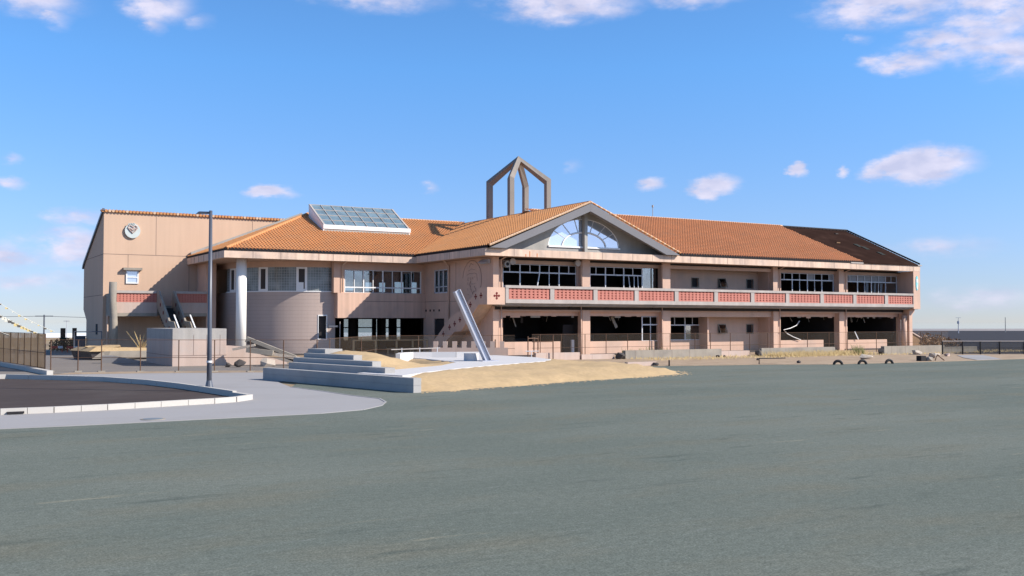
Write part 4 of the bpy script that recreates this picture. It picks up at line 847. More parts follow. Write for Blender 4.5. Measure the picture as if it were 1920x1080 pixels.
while z < 7.14: arcwall(b, 180, 268.5, z, z + .03, 'gjoint', CR - .045, .03, 2); z += .215
part(b, 'mortar_grid', bd)
for a0, a1 in ((187.5, 195.5), (217.8, 224.8), (244.3, 251.5)):
    b = MB(); arcwall(b, a0, a0 + 1.6, 5.2, 7.14, 'white', CR + .03, .2, 3); arcwall(b, a1 - 1.6, a1, 5.2, 7.14, 'white', CR + .03, .2, 3)
    arcwall(b, a0 + 1.6, a1 - 1.6, 5.2, 5.36, 'white', CR + .03, .2); arcwall(b, a0 + 1.6, a1 - 1.6, 7.0, 7.14, 'white', CR + .03, .2); w = part(b, 'window')
    b = MB(); arcwall(b, a0 + 1.6, a1 - 1.6, 5.36, 7.0, 'dkwall', CR - .02, .03); part(b, 'pane', w)
    if a0 > 240: b = MB(); arcwall(b, a0 + 1.6, a1 - 2.4, 5.36, 5.9, 'white', CR + .0, .015); part(b, 'paper_sheet', w)
b = MB()
arcwall(b, WA0, WA0 + .5, 1.3, 3.2, 'white', CR + .04, .2, 1); arcwall(b, WA1 - .5, WA1, 1.3, 3.2, 'white', CR + .04, .2, 1); arcwall(b, WA0, WA1, 1.2, 1.3, 'white', CR + .04, .2); arcwall(b, WA0, WA1, 3.16, 3.26, 'white', CR + .04, .2)
w = part(b, 'window', label='tall narrow window with no glass low in the curved wall'); b = MB(); arcwall(b, WA0, WA1, 1.3, 3.2, 'dark', CR - .21, .05); part(b, 'dark_opening', w)
b = MB(); b.tube([(22.5, 79.8, 0), (22.5, 79.8, 7.6)], .40, 'wcol', 32); part(b, 'column', smooth=True, label='tall round white column at the corner')
b = MB(); b.box(21.6, 87.0, 0, 22.4, 90.28, 7.6, 'pink'); part(b, 'column')
b = MB(); b.tube([(30.45, 79.25, .1), (30.45, 79.25, 2.7)], .04, 'balc', 6); b.box(29.5, 79.3, 2.25, 30.3, 79.6, 2.38, 'lamp'); part(b, 'broken_lamp')
# roofs are closed by gable behind
# ================================================================ GYM
GY = thing('sports_hall', (20, 92, 0), 'tall orange-pink hall with a big blank wall and a round crest at the left', 'building')
b = MB(); prof = [(90.3, 0), (90.3, 11.85), (100.4, 7.95), (101.05, 7.7), (101.05, 3.8), (99.2, 2.84), (99.2, 0)]
b.ext(prof, 'x', 13.97, 31.0, 'gym')
J = 'joint'
b.box(13.975, 90.288, 8.3, 30.9, 90.301, 8.335, J)
for x, z0, z1 in ((18.14, 8.34, 11.85), (26.4, 8.34, 11.85), (15.9, 7.2, 8.3), (20.9, 5, 8.3)): b.box(x, 90.289, z0, x + .03, 90.301, z1, J)
b.box(13.958, 90.4, 8.28, 13.971, 100.0, 8.32, J); b.box(13.958, 90.4, 4.9, 13.971, 101.0, 4.94, J)
b.box(13.955, 92.8, 1.6, 13.972, 93.8, 2.5, 'black')
gw = part(b, 'wall', GY)
b = MB(); n = 62
for i in range(n):
    x = 13.85 + i * .275; b.tube([(x, 90.12, 11.9), (x, 90.7, 11.93)], .12, random.choice(('tile', 'cap', 'tile')), 7)
b.box(13.85, 90.2, 11.8, 31, 90.7, 11.88, 'tile'); part(b, 'coping_tiles', GY)
b = MB(); b.beam((13.9, 90.1, 12.0), (13.9, 100.6, 7.98), .18, .2, 'lamp'); b.beam((13.9, 100.6, 7.98), (13.9, 101.15, 7.6), .18, .2, 'lamp'); part(b, 'verge_trim', GY)
b = MB(); b.prism([(14, 90.5, 12.0), (31, 90.5, 12.0), (31, 101.2, 7.9), (14, 101.2, 7.9)], [(14, 90.5, 11.9), (31, 90.5, 11.9), (31, 101.2, 7.8), (14, 101.2, 7.8)], 'tiler'); part(b, 'roof', GY)
# crest disc
b = MB(); n = 40
b.tube([(16.22, 90.28, 10.31), (16.22, 90.12, 10.31)], .62, 'disc', n)
cr_o = part(b, 'crest_disc', GY, label='round pale crest plaque')
b = MB()
for pts, r in (([(-.4, .25), (-.2, -.02), (0, -.22), (.2, -.02), (.4, .25)], .05), ([(-.25, .2), (0, 0), (.25, .2)], .06), ([(-.35, .3), (-.2, .42), (0, .3), (.2, .42), (.35, .3)], .05), ([(-.1, .1), (.1, .25)], .06)):
    b.tube([(16.22 + x, 90.08, 10.33 + z) for x, z in pts], r, 'discr', 6)
for x, z in ((-.12, .48), (.08, .5), (-.28, .46)): b.tube([(16.22 + x + .08 * math.cos(R_(a)), 90.08, 10.38 + z + .08 * math.sin(R_(a))) for a in range(0, 361, 45)], .025, 'disc', 5)
part(b, 'crest_relief', cr_o)
b = MB(); b.box(15.75, 90.2, 5.88, 15.85, 90.34, 7.0, 'white'); b.box(16.65, 90.2, 5.88, 16.75, 90.34, 7.0, 'white'); b.box(15.85, 90.2, 5.88, 16.65, 90.34, 5.98, 'white'); b.box(15.85, 90.2, 6.9, 16.65, 90.34, 7.0, 'white'); b.box(15.85, 90.2, 6.38, 16.65, 90.34, 6.46, 'white')
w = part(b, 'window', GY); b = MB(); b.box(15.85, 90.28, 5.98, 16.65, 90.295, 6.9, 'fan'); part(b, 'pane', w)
b = MB(); b.box(15.5, 89.9, 7.0, 17.0, 90.29, 7.2, 'conc'); part(b, 'window_hood', GY)
# gym balcony
b = MB(); b.box(14.2, 86.8, 3.13, 17.6, 90.29, 3.4, 'conc'); b.box(14.2, 86.8, 3.4, 17.6, 87.0, 4.26, 'boxc'); b.box(14.2, 86.8, 4.26, 14.45, 87.0, 5.0, 'conc'); b.box(14.2, 87.0, 3.4, 14.4, 90.29, 5.0, 'conc'); b.box(14.15, 86.75, 5.0, 17.65, 87.05, 5.2, 'balc')
b.box(18.95, 86.8, 3.13, 21.6, 90.29, 3.4, 'conc'); b.box(18.95, 86.8, 3.4, 21.6, 87.0, 4.26, 'boxc'); b.box(18.95, 86.75, 5.0, 21.6, 87.05, 5.2, 'balc')
b.box(17.6, 86.9, 3.2, 18.95, 90.29, 4.0, 'conc'); gb = part(b, 'balcony', GY)
for a, c in ((14.45, 17.6), (18.95, 21.6)):
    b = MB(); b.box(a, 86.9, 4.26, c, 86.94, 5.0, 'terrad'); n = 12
    for k in range(n): x = a + (c - a) * (k + .5) / n; b.box(x - .09, 86.85, 4.262, x + .09, 86.9, 4.998, 'terra')
    for k in range(5): z = 4.28 + .16 * k; b.box(a, 86.862, z, c, 86.9, z + .1, 'terra')
    part(b, 'lattice_panel', gb)
b = MB(); b.tube([(14.2, 86.4, 0), (14.2, 86.4, 2.6), (14.15, 86.4, 3.6), (14.08, 86.4, 4.4), (14.12, 86.4, 5.85)], .30, 'conc', 20); part(b, 'column', GY, smooth=True)
b = MB(); b.tube([(13.9, 87.5, .5), (13.9, 87.5, 3.2)], .07, 'pinkf', 6); part(b, 'downpipe', GY)
# gym stair
for x in (17.62, 18.83):
    b = MB(); b.ext([(86.79, 5.2), (86.2, 5.2), (82.2, 2.75), (80.8, 2.7), (78.8, 1.4), (78.8, .3), (81.2, 1.6), (82.4, 1.7), (86.79, 3.9)], 'x', x - .07, x + .07, 'conc'); par_ = part(b, 'stair_parapet', GY)
    b = MB()
    for y, z in ((85.3, 4.05), (84.2, 3.4), (83.1, 2.75), (82.0, 2.2)): b.tube([(x - .08, y, z), (x - .095, y, z)], .16, 'red', 8)
    part(b, 'red_tile', par_)
    b = MB(); b.beam((x + .1, 81.2, 3.2), (x + .1, 79.5, 2.2), .09, .09, 'white'); part(b, 'handrail', GY)
b = MB()
for i in range(16): b.box(17.69, 86.5 - i * .5 - .25, 3.6 - i * .23 - .4, 18.76, 86.75 - i * .5, 3.8 - i * .23, 'dkwall')
part(b, 'stair_flight', GY)

# ================================================================ STREET LAMP
LP = thing('street_lamp', (10.05, 39.93, 0), 'tall dark grey lamp post with a flat head beside the asphalt island', 'street lamp')
b = MB(); b.tube([(10.05, 39.93, 0.02), (10.05, 39.93, 2), (10.05, 39.93, 6.98)], .105, 'lamp', 16, .062); part(b, 'pole', LP, smooth=True)
b = MB(); b.tube([(10.05, 39.93, 0), (10.05, 39.93, .05)], .24, 'lamp', 16); b.tube([(10.05, 39.93, .05), (10.05, 39.93, .45)], .19, 'lamp', 12, .1)
for a in range(4): b.tube([(10.05 + .2 * math.cos(a * 1.57 + .78), 39.93 + .2 * math.sin(a * 1.57 + .78), .05), (10.05 + .2 * math.cos(a * 1.57 + .78), 39.93 + .2 * math.sin(a * 1.57 + .78), .1)], .02, 'grey', 6)
part(b, 'base_flange', LP)
b = MB(); b.tube([(10.05, 39.93, 1.13), (10.05, 39.93, 1.2)], .107, 'white', 16); part(b, 'white_band', LP)
b = MB(); dx, dy = -math.cos(yaw), math.sin(yaw)
b.prism([(10.05, 39.9, 6.86), (10.05 + dx * .55, 39.9 + dy * .55, 6.86), (10.05 + dx * .55, 40.1 + dy * .55, 6.86), (10.05, 40.1, 6.86)], [(10.05, 39.9, 6.93), (10.05 + dx * .45, 39.9 + dy * .45, 6.95), (10.05 + dx * .45, 40.1 + dy * .45, 6.95), (10.05, 40.1, 6.96)], 'lamp')
part(b, 'lamp_head', LP)

# ================================================================ MONUMENT
G0 = Vector((27.22, 48.75, .55)); G1 = Vector((25.30, 48.75, 4.35)); ax_ = (G1 - G0).normalized()
gd = thing('leaning_steel_beam', G0, 'leaning silver steel beam standing on the white round plaza', 'monument')
def plate(b, c0, u0, u1, v0, v1, m='metal'):
    u = Vector((0, 0, 1)).cross(ax_).cross(ax_).normalized(); u = ax_.cross(Vector((0, 1, 0))).normalized(); v = Vector((0, 1, 0))
    P = [u * u0 + v * v0, u * u1 + v * v0, u * u1 + v * v1, u * u0 + v * v1]
    b.prism([G0 + p for p in P], [G1 + p for p in P], m)
b = MB(); plate(b, 0, -.18, -.14, -.15, .15); plate(b, 0, .14, .18, -.15, .15); part(b, 'flange', gd)
b = MB(); plate(b, 0, -.139, .139, -.03, .01); part(b, 'web', gd)
b = MB(); b.box(26.7, 48.4, .56, 27.7, 49.1, .60, 'metal'); part(b, 'base_plate', gd)
b = MB(); b.tube([(26.65, 49.6, .5), (26.65, 49.6, .98)], .40, 'path', 28); tag(b.build('stone_seat'), 'short round pale stone drum at the foot of the steel beam', 'stone block')
# plaza low walls
pts = [(23.9, 53.2), (24.9, 55.0), (25.9, 55.6), (27.0, 55.2), (28.3, 54.6), (29.8, 54.2)]
b = MB()
for (x0, y0), (x1, y1) in zip(pts[:-1], pts[1:]): b.beam((x0, y0, .58), (x1, y1, .58), .25, .62, 'path')
tag(b.build('plaza_wall'), 'low curved white concrete wall behind the plaza', 'wall')
rl = thing('silver_handrail', (27, 56.5, .3), 'silver handrail on thin posts behind the low white plaza wall', 'handrail')
b = MB(); b.tube([(25.3, 57.3, 1.0), (28.6, 57.3, 1.06)], .032, 'balc', 8); part(b, 'rail', rl)
for x, y in ((26.0, 57.3), (27.2, 57.3), (28.4, 57.3)): b = MB(); b.tube([(x, y, .2), (x, y, 1.1)], .03, 'alum', 6); part(b, 'post', rl)
# crenellated wall
p0 = Vector((29.6, 60.5, 0)); p1 = Vector((33.9, 58.0, 0)); d_ = (p1 - p0).normalized(); ln_ = (p1 - p0).length
cwl = thing('crenellated_wall', p0, 'low pink wall topped with a row of square merlons below the outside stair', 'wall')
b = MB(); b.beam(p0 + Vector((0, 0, .55)), p1 + Vector((0, 0, .55)), .3, .9, 'boxc'); part(b, 'wall_base', cwl)
for i in range(8):
    q = p0 + d_ * (.1 + i * (ln_ - .4) / 7.4); b = MB(); b.beam(q + Vector((0, 0, 1.2)), q + d_ * .30 + Vector((0, 0, 1.2)), .28, .42, 'boxc'); part(b, 'merlon', cwl)

# ================================================================ BLOCK IN FRONT OF HALL
bk = thing('retaining_block', (15.5, 66, 0), 'large pink and grey stained concrete block in front of the hall stair', 'concrete block')
b = MB(); b.box(13.86, 63.84, 0, 17.1, 71.6, 1.63, 'boxc'); b.box(13.85, 63.832, .62, 17.11, 63.845, .65, 'joint'); b.box(13.85, 63.84, .62, 13.862, 71.6, .65, 'joint')
for x in (15.1, 15.9, 16.7): b.box(x, 63.83, .66, x + .02, 63.845, 1.9, 'joint')
part(b, 'lower_block', bk)
b = MB(); b.box(13.86, 63.84, 1.632, 17.1, 71.6, 2.27, 'boxt'); part(b, 'upper_block', bk)
b = MB(); b.ext([(17.11, 0), (17.11, 1.2), (18.1, 1.15), (18.6, .95), (19.3, .62), (20.2, .35), (21.0, .1), (21.0, 0)], 'y', 63.9, 66.5, 'boxc'); part(b, 'broken_wing', bk)
# debris by the white column
def rock(name, c, s, m, label, cat='rubble', group=None, seed=0, flat=.6, parent=None):
    rnd = random.Random(seed); bm = bmesh.new()
    for k in range(16):
        v = Vector((rnd.gauss(0, 1), rnd.gauss(0, 1), rnd.gauss(0, 1))).normalized() * rnd.uniform(.75, 1.05)
        bm.verts.new((v.x * s, v.y * s * .75, v.z * s * flat))
    bmesh.ops.convex_hull(bm, input=bm.verts)
    me = D.meshes.new(name); bm.to_mesh(me); bm.free(); me.materials.append(M[m]); o = D.objects.new(name, me); COL.objects.link(o)
    o.rotation_euler = (0, 0, rnd.uniform(0, 6)); WL[o.name] = Vector(c)
    if parent is not None: o.parent = parent; o.location = Vector(c) - WL[parent.name]
    else: o.location = c; tag(o, label, cat, group)
    return o
b = MB(); b.beam((18.0, 62.6, 1.62), (20.6, 61.1, .45), .35, .34, 'conc'); b.beam((18.02, 62.45, 1.44), (20.5, 61.05, .34), .2, .18, 'dark'); tag(b.build('fallen_beam'), 'long fallen concrete beam sloping down beside the white column', 'debris')
b = MB(); b.beam((18.0, 62.4, .98), (19.4, 61.6, .78), .7, .30, 'conc'); tag(b.build('fallen_slab'), 'dark broken concrete slab lying under the fallen beam', 'debris')
b = MB(); b.beam((19.3, 61.7, .75), (20.9, 60.9, .40), .45, .18, 'rubble'); tag(b.build('fallen_slab'), 'pale broken slab lying at the lower end of the fallen beam', 'debris')
b = MB(); b.beam((17.3, 62.9, 1.0), (18.5, 62.3, 1.28), .8, .14, 'rubble'); tag(b.build('roof_fragment'), 'tilted pale fragment leaning at the foot of the white column', 'debris')
rock('rubble_heap', (18.9, 61.3, .2), .75, 'rubble', 'heap of pale rubble under the fallen slabs', seed=3, flat=.45)
rock('rubble_heap', (20.6, 60.8, .25), .35, 'conc', 'small grey rubble lump at the foot of the fallen beam', seed=9)
rock('dark_boulder', (16.45, 61.0, .15), .30, 'rock', 'smaller dark boulder left of the larger one by the pink block', 'boulder', seed=4)
rock('dark_boulder', (17.1, 60.8, .2), .46, 'rock', 'larger dark boulder in front of the pink block', 'boulder', seed=5)
# sand bed / dark planter in front of hall
sbd = thing('planter_bed', (13, 78, 0), 'raised planter of tan dirt before the round concrete column of the hall', 'planter')
b = MB(); b.prism([(10.6, 81.0, 0), (15.3, 79.5, 0), (15.3, 77.3, 0), (11.3, 76.9, 0)], [(10.4, 81.2, .6), (15.3, 79.5, .6), (15.3, 77.2, .6), (11.1, 76.8, .6)], 'dkwall'); b.prism([(11.2, 76.75, .1), (15.3, 77.15, .1), (15.3, 76.95, .1), (12.2, 76.6, .1)], [(11.9, 76.75, .62), (15.3, 77.15, .62), (15.3, 76.95, .62), (12.4, 76.6, .62)], 'conc'); b.prism([(10.3, 81.2, .61), (15.3, 79.5, .61), (15.3, 77.0, .61), (11.0, 76.6, .61)], [(10.8, 80.8, .86), (15.2, 79.3, .8), (15.2, 77.3, .8), (11.5, 77.1, .9)], 'sand'); part(b, 'planter_wall', sbd)
rock('dirt_heap', (12.6, 78.4, .85), 1.6, 'sand', None, parent=sbd, seed=12, flat=.2); rock('dirt_heap', (11.7, 78.8, .8), 1.0, 'sand', None, parent=sbd, seed=14, flat=.25)
b = MB(); b.prism([(10.9, 70.6, 0), (13.8, 69.5, 0), (13.8, 70.1, 0), (11.0, 71.2, 0)], [(10.9, 70.6, .5), (11.6, 70.3, .5), (11.6, 71, .5), (11.0, 71.2, .5)], 'paving'); tag(b.build('ramp_block'), 'pale sloped concrete kerb block beside the big pink block', 'concrete block')
def twigs(name, x0, y0, x1, y1, n, h, m, label, cat, kind=None, z=.0, group=None, lean=.35):
    b = MB()
    for i in range(n):
        x = random.uniform(x0, x1); y = random.uniform(y0, y1); hh = h * random.uniform(.4, 1.1); lx = random.uniform(-lean, lean) * hh; ly = random.uniform(-lean, lean) * hh; w = random.uniform(.015, .04)
        b.face([(x - w, y, z), (x + w, y, z), (x + lx + w * .4, y + ly, z + hh), (x + lx, y + ly, z + hh * .96)], m)
    o = b.build(name)
    if kind: tag(o, label, cat, group, kind)
    else: tag(o, label, cat, group)
    return o
twigs('dead_shrub', 14.6, 78.0, 14.9, 78.3, 26, 1.25, 'straw', 'straw coloured dead shrub on the planter by the pink block', 'shrub', z=.7, lean=.8)

# ================================================================ FENCES
def meshfence(name, pts, h, label, posts, net, pm='rust', rails=(1.0, .45), r=.03, cat='fence', group=None, base=True, pr=None):
    t = thing(name, (*pts[0], 0), label, cat, group)
    for x, y in posts:
        b = MB(); b.tube([(x, y, 0), (x, y, h)], r, pm, 6); 
        if base: b.box(x - .18, y - .12, 0, x + .18, y + .12, .07, 'conc')
        part(b, 'post', t)
    for k in rails:
        b = MB(); b.tube([(x, y, h * k) for x, y in pts], pr or .014, pm, 5); part(b, 'rail', t)
    b = MB()
    for (x0, y0), (x1, y1) in zip(pts[:-1], pts[1:]): b.face([(x0, y0, .06), (x1, y1, .06), (x1, y1, h - .02), (x0, y0, h - .02)], net)
    part(b, 'mesh_panel', t); return t
FA = [(6.70, 60.03), (7.96, 59.29), (9.04, 58.65), (10.84, 57.59), (12.61, 56.55), (14.26, 55.58), (15.91, 54.6), (17.45, 53.7), (18.99, 52.79)]
meshfence('mesh_fence', FA, 1.72, 'thin brown post and wire mesh fence before the hall and the rounded room', FA, 'net')
FB = [(18.99, 52.79), (22.7, 58.8), (28.1, 66.0), (33.5, 65.0), (37.5, 63.2)]
meshfence('mesh_fence', FB, 1.72, 'thin wire fence running behind the sand mound to the outside stair', [(20.9, 56), (25.4, 62.3), (31, 65.5), (36.0, 63.9)], 'net')
xsB = [39.2, 41.0, 43.1, 45.0, 47.0, 49.1, 51.1, 53.6, 55.2, 57.3, 59.4, 61.4, 66.0, 68.6, 70.9, 74.6, 77.4, 80.6, 83.6]
meshfence('mesh_fence', [(38.5, 62.5), (84.5, 62.5)], 1.78, 'long wire mesh fence along the front of the classroom wing', [(x, 62.5) for x in xsB], 'net', base=False)
FL = [(-6, 92), (-1, 86), (3.6, 79), (5.0, 73), (5.7, 67), (6.45, 60.3)]
pl = []
for (x0, y0), (x1, y1) in zip(FL[:-1], FL[1:]):
    n = max(1, int(math.hypot(x1 - x0, y1 - y0) / 1.6))
    pl += [(x0 + (x1 - x0) * i / n, y0 + (y1 - y0) * i / n) for i in range(n)]
meshfence('netted_fence', FL, 2.05, 'brown netted fence with close posts at the far left', pl + [FL[-1]], 'netb', rails=(1.0, .5, .1), base=False)
b = MB(); b.box(4.35, 73.3, 1.2, 4.95, 73.38, 2.15, 'white'); tag(b.build('notice_board'), 'small white notice hung on the brown netted fence', 'sign')
t = thing('timber_barrier', (30, 77, 0), 'pale brown timber barrier across the dark passage', 'barrier')
bx = [(30.7, 76.9), (32.6, 76.9), (34.3, 76.6), (35.6, 76.3), (36.8, 76.1)]
for x, y in bx: b = MB(); b.box(x - .06, y - .06, 0, x + .06, y + .06, 1.25, 'wood'); part(b, 'post', t)
b = MB(); b.tube([(x, y - .08, 1.2) for x, y in bx], .05, 'wood', 6); part(b, 'rail', t)
for x in (33.2, 35.2):
    b = MB(); b.box(x, 75.9, .48, x + .75, 76.2, .56, 'wood'); b.box(x + .03, 75.95, 0, x + .1, 76.05, .48, 'wood'); b.box(x + .65, 75.95, 0, x + .72, 76.05, .48, 'wood')
    tag(b.build('timber_trestle'), 'low timber trestle %s before the passage barrier' % ('left of the middle post' if x < 34 else 'nearest the outside stair'), 'trestle', 'trestles by the passage')
sc = thing('pipe_railing', (38.5, 62, 0), 'rusty brown pipe railing at the left end of the classroom wing', 'railing')
for x, y, h in ((34.3, 60.4, 1.5), (36.4, 59.6, 1.7), (36.75, 59.4, 1.55), (37.5, 60.6, 1.6), (38.2, 61.2, 1.7), (39.2, 60.8, 1.75)):
    b = MB(); b.tube([(x, y, 0), (x, y, h)], .045, 'rust', 6); part(b, 'post', sc)
b = MB(); b.tube([(36.4, 59.6, 1.55), (37.5, 60.6, 1.55), (38.2, 61.2, 1.5)], .035, 'rust', 6); b.tube([(37.3, 60.5, 1.3), (39.2, 60.8, 1.3)], .035, 'rust', 6); part(b, 'rail', sc)
b = MB(); b.tube([(35.1, 57.8, .75), (36.0, 57.6, .75)], .03, 'alum', 6); b.tube([(35.5, 57.7, 0), (35.5, 57.7, .75)], .03, 'alum', 6); tag(b.build('steel_tap_rail'), 'short silver pipe rail right of the steel beam foot', 'pipe')
FR = [(73.9, 55.2), (75.4, 54.4), (76.6, 53.6), (78.0, 52.8), (79.8, 51.8), (82.5, 50.2), (86.8, 47.7), (92, 45)]
meshfence('black_fence', [(x, y) for x, y in FR], 1.05, 'black metal fence with a pale top rail at the far right', FR, 'netd', 'darkfence', rails=(.5,), r=.06, base=False)
b = MB(); b.tube([(x, y, 1.08) for x, y in FR], .04, 'balc', 6); b_o = b.build('top_rail', D.objects['black_fence'])

# ================================================================ PLINTH WALLS, KERBS AND RUBBLE
for x0, x1, y, h, lab, m in ((37.9, 41.6, 61.0, .5, 'rough brown concrete plinth left of the classroom wing front', 'boxc'), (41.7, 44.6, 60.9, .34, 'low pale concrete plinth before the first classroom', 'boxc'),
        (45.0, 54.2, 60.1, .60, 'longest grey weathered concrete plinth wall before the classrooms', 'conc'), (54.22, 57.3, 60.3, .42, 'pale pinkish low plinth before the recessed bay', 'boxc'),
        (57.7, 65.9, 59.4, .62, 'grey plinth wall with dry grass in front of it', 'conc'), (69.7, 77.4, 57.6, .66, 'grey plinth wall at the right end of the wing', 'conc'), (77.5, 82.0, 57.7, .50, 'short grey plinth beyond the end of the wing', 'conc')):
    b = MB(); b.box(x0, y, -.02, x1, y + .35, h, m)
    for k in range(int((x1 - x0) / 2)): b.box(x0 + 1.7 * k + .9, y - .004, 0, x0 + 1.7 * k + .92, y + .01, h - .02, 'joint')
    tag(b.build('plinth_wall'), lab, 'low wall')
for x, y_, lab in ((44.6, 60.2, 'dark lump standing for the black gap at the left end of the longest plinth wall'), (57.45, 59.5, 'dark lump standing for the black gap left of the grassy plinth wall'), (69.4, 57.7, 'dark lump standing for the black gap left of the right-end plinth wall')):
    rock('dark_gap_lump', (x, y_, .22), .42, 'rock', lab, seed=int(x), flat=.9)  # dark lumps added to stand for the shaded gaps between plinth walls
for i, (x, y, s, m, lab) in enumerate(((53.2, 59.4, .22, 'rock', 'small dark stone before the recessed bay'), (53.9, 59.5, .2, 'rock', 'small dark stone right beside another at the recessed bay'), (39.6, 49.9, .28, 'rock', 'dark stone on the dirt beside the pale slab'), (50.3, 48.4, .24, 'rock', 'dark stone on the dirt left of the half-buried tyres'),
        (60.0, 51.2, .55, 'rubble', 'flat pale slab behind the middle tyre'), (71.8, 56.2, .6, 'rubble', 'pale rubble chunk before the right-end plinth wall'), (66.0, 50.3, .55, 'rubble', 'pale rubble chunk topping the broken heap at the right'), (60.8, 46.6, .45, 'conc', 'grey rubble chunk in the broken heap at the right'), (69.4, 52.4, .42, 'rubble', 'upright pale stone near the black fence'), (70.4, 52.2, .36, 'boxc', 'tan stone nearest the black fence'), (51.6, 53.5, .2, 'rock', 'tiny dark stone near the dark field edge'))):
    rock('loose_stone' if m == 'rock' else 'rubble_chunk', (x, y, s * .25), s, m, lab, 'stone' if m == 'rock' else 'rubble', 'loose stones on the dirt', seed=20 + i, flat=.55)
b = MB(); b.box(60.0, 46.5, 0, 60.5, 46.9, .35, 'black'); b.tube([(61.6, 46.6, 0), (61.8, 46.6, .4), (62.3, 46.4, .0)], .04, 'rust', 5); tag(b.build('dark_hole_and_scrap'), 'black box standing for the dark hole in the broken heap at the right, with twisted scrap', 'debris')  # black box puts the dark hole of the heap into a solid
# half-buried tyres
b = MB(); n = 22
def ring(R, r, m, w=.5):
    vs = []; fs = []; na, nb = 24, 10
    for i in range(na + 1):
        a = math.pi * i / na
        for j in range(nb):
            q = 2 * math.pi * j / nb; rr = R + r * math.cos(q); vs.append((rr * math.cos(a), r * .9 * math.sin(q), rr * math.sin(a)))
    for i in range(na):
        for j in range(nb): fs.append((i * nb + j, i * nb + (j + 1) % nb, (i + 1) * nb + (j + 1) % nb, (i + 1) * nb + j))
    return vs, fs
vs, fs = ring(.26, .085, 'rubber'); b.raw([(x, y, z - .02) for x, y, z in vs], fs, 'rubber')
t0 = b.build('half_buried_tyre', smooth=True, origin=(0, 0, 0)); 
for i, (x, y, lab) in enumerate(((50.34, 45.15, 'leftmost of three black tyres half buried at the field edge'), (52.1, 44.75, 'middle of three black tyres half buried at the field edge'), (54.3, 44.5, 'rightmost of three black tyres half buried at the field edge'))):
    o = t0 if i == 0 else dup(t0); o.location = (x, y, 0); o.rotation_euler = (0, 0, -.5 + .15 * i); tag(o, lab, 'tyre', 'half-buried tyres at the field edge')
tag(kerb([(36.9, 49.9), (41.4, 48.55), (45.9, 47.45), (49.9, 45.65), (56.7, 45.15), (62.2, 45.05), (69, 45.25), (82, 46.65)], .10, .03, 'dirt', 2).build('field_kerb'), kind='structure')
b = MB(); b.box(35.4, 48.95, 0, 37.4, 49.4, .10, 'path'); tag(b.build('pale_slab'), 'flat pale slab on the dirt right of the sand mound', 'slab')
b = MB(); b.box(37.6, 50.0, 0, 39.8, 50.3, .24, 'boxc'); tag(b.build('buried_kerb'), 'half-buried brown concrete kerb right of the flat pale slab', 'kerb')
b = MB(); b.tube([(39.9, 48.9, 0), (39.9, 48.9, .36)], .05, 'black', 6); tag(b.build('stub_pipe'), 'short dark pipe stub standing on the dirt', 'pipe')
b = MB(); b.tube([(46.7, 48.3, 0), (46.7, 48.3, .36), (50.0, 49.3, .30)], .035, 'black', 6); tag(b.build('pipe_rail'), 'low dark pipe rail on the dirt before the recessed bay', 'pipe')
twigs('dry_grass', 57.6, 57.4, 68.0, 59.3, 1500, .42, 'straw', None, None, 'stuff', lean=.6)
twigs('dry_grass', 45, 56, 90, 60.4, 2200, .16, 'straw', None, None, 'stuff', lean=.9)
twigs('green_weeds', 66.6, 57.6, 67.4, 58.4, 120, .8, 'weed', 'small olive weed clump before the last classroom plinth', 'weeds')
twigs('green_weeds', 44.9, 60.3, 49.5, 60.5, 140, .8, 'weed', 'thin green weeds sprouting on the longest plinth wall', 'weeds')
def bush(name, c, r, hgt, m, label, cat, n=500, seed=1):
    rnd = random.Random(seed); b = MB()
    for k in range(4): a = rnd.uniform(0, 6.28); b.tube([(c[0], c[1], c[2]), (c[0] + .5 * r * math.cos(a), c[1] + .5 * r * math.sin(a), c[2] + hgt * .7)], .03, 'rust', 4)
    for i in range(n):
        a = rnd.uniform(0, 6.28); q = rnd.random() ** .5 * r; z = rnd.uniform(.05, 1) * hgt * (1 - .4 * (q / r) ** 2); x = c[0] + q * math.cos(a); y = c[1] + q * math.sin(a); s = rnd.uniform(.05, .13) * (1 + r * .2)
        d1 = Vector((rnd.uniform(-1, 1), rnd.uniform(-1, 1), rnd.uniform(-1, 1))) * s; d2 = Vector((rnd.uniform(-1, 1), rnd.uniform(-1, 1), rnd.uniform(-.3, 1))) * s * 1.5; p = Vector((x, y, c[2] + z))
        b.face([p - d1, p + d2, p + d1], m)
    return tag(b.build(name), label, cat)
bush('brown_bush', (91, 70, 0), 2.4, 1.5, 'brush', 'dry brown bush beyond the right end of the school', 'bush', 900, 2)
bush('brown_bush', (97, 73, -.02), 2.6, 1.0, 'brush', 'lower sprawling brown bush between the end wall and the black fence', 'bush', 700, 6)
b = MB(); b.prism([(86.8, 69.0, 1.85), (89.0, 69.0, 1.0), (89.2, 69.0, 0), (86.8, 69.0, 0)], [(86.8, 69.4, 1.85), (89.0, 69.4, 1.0), (89.2, 69.4, 0), (86.8, 69.4, 0)], 'brush'); b.beam((86.8, 68.95, 1.92), (89.05, 68.95, 1.03), .12, .1, 'boxc'); tag(b.build('brown_ramp_wall'), 'brown sloping wall sticking out at the right end of the school', 'wall')

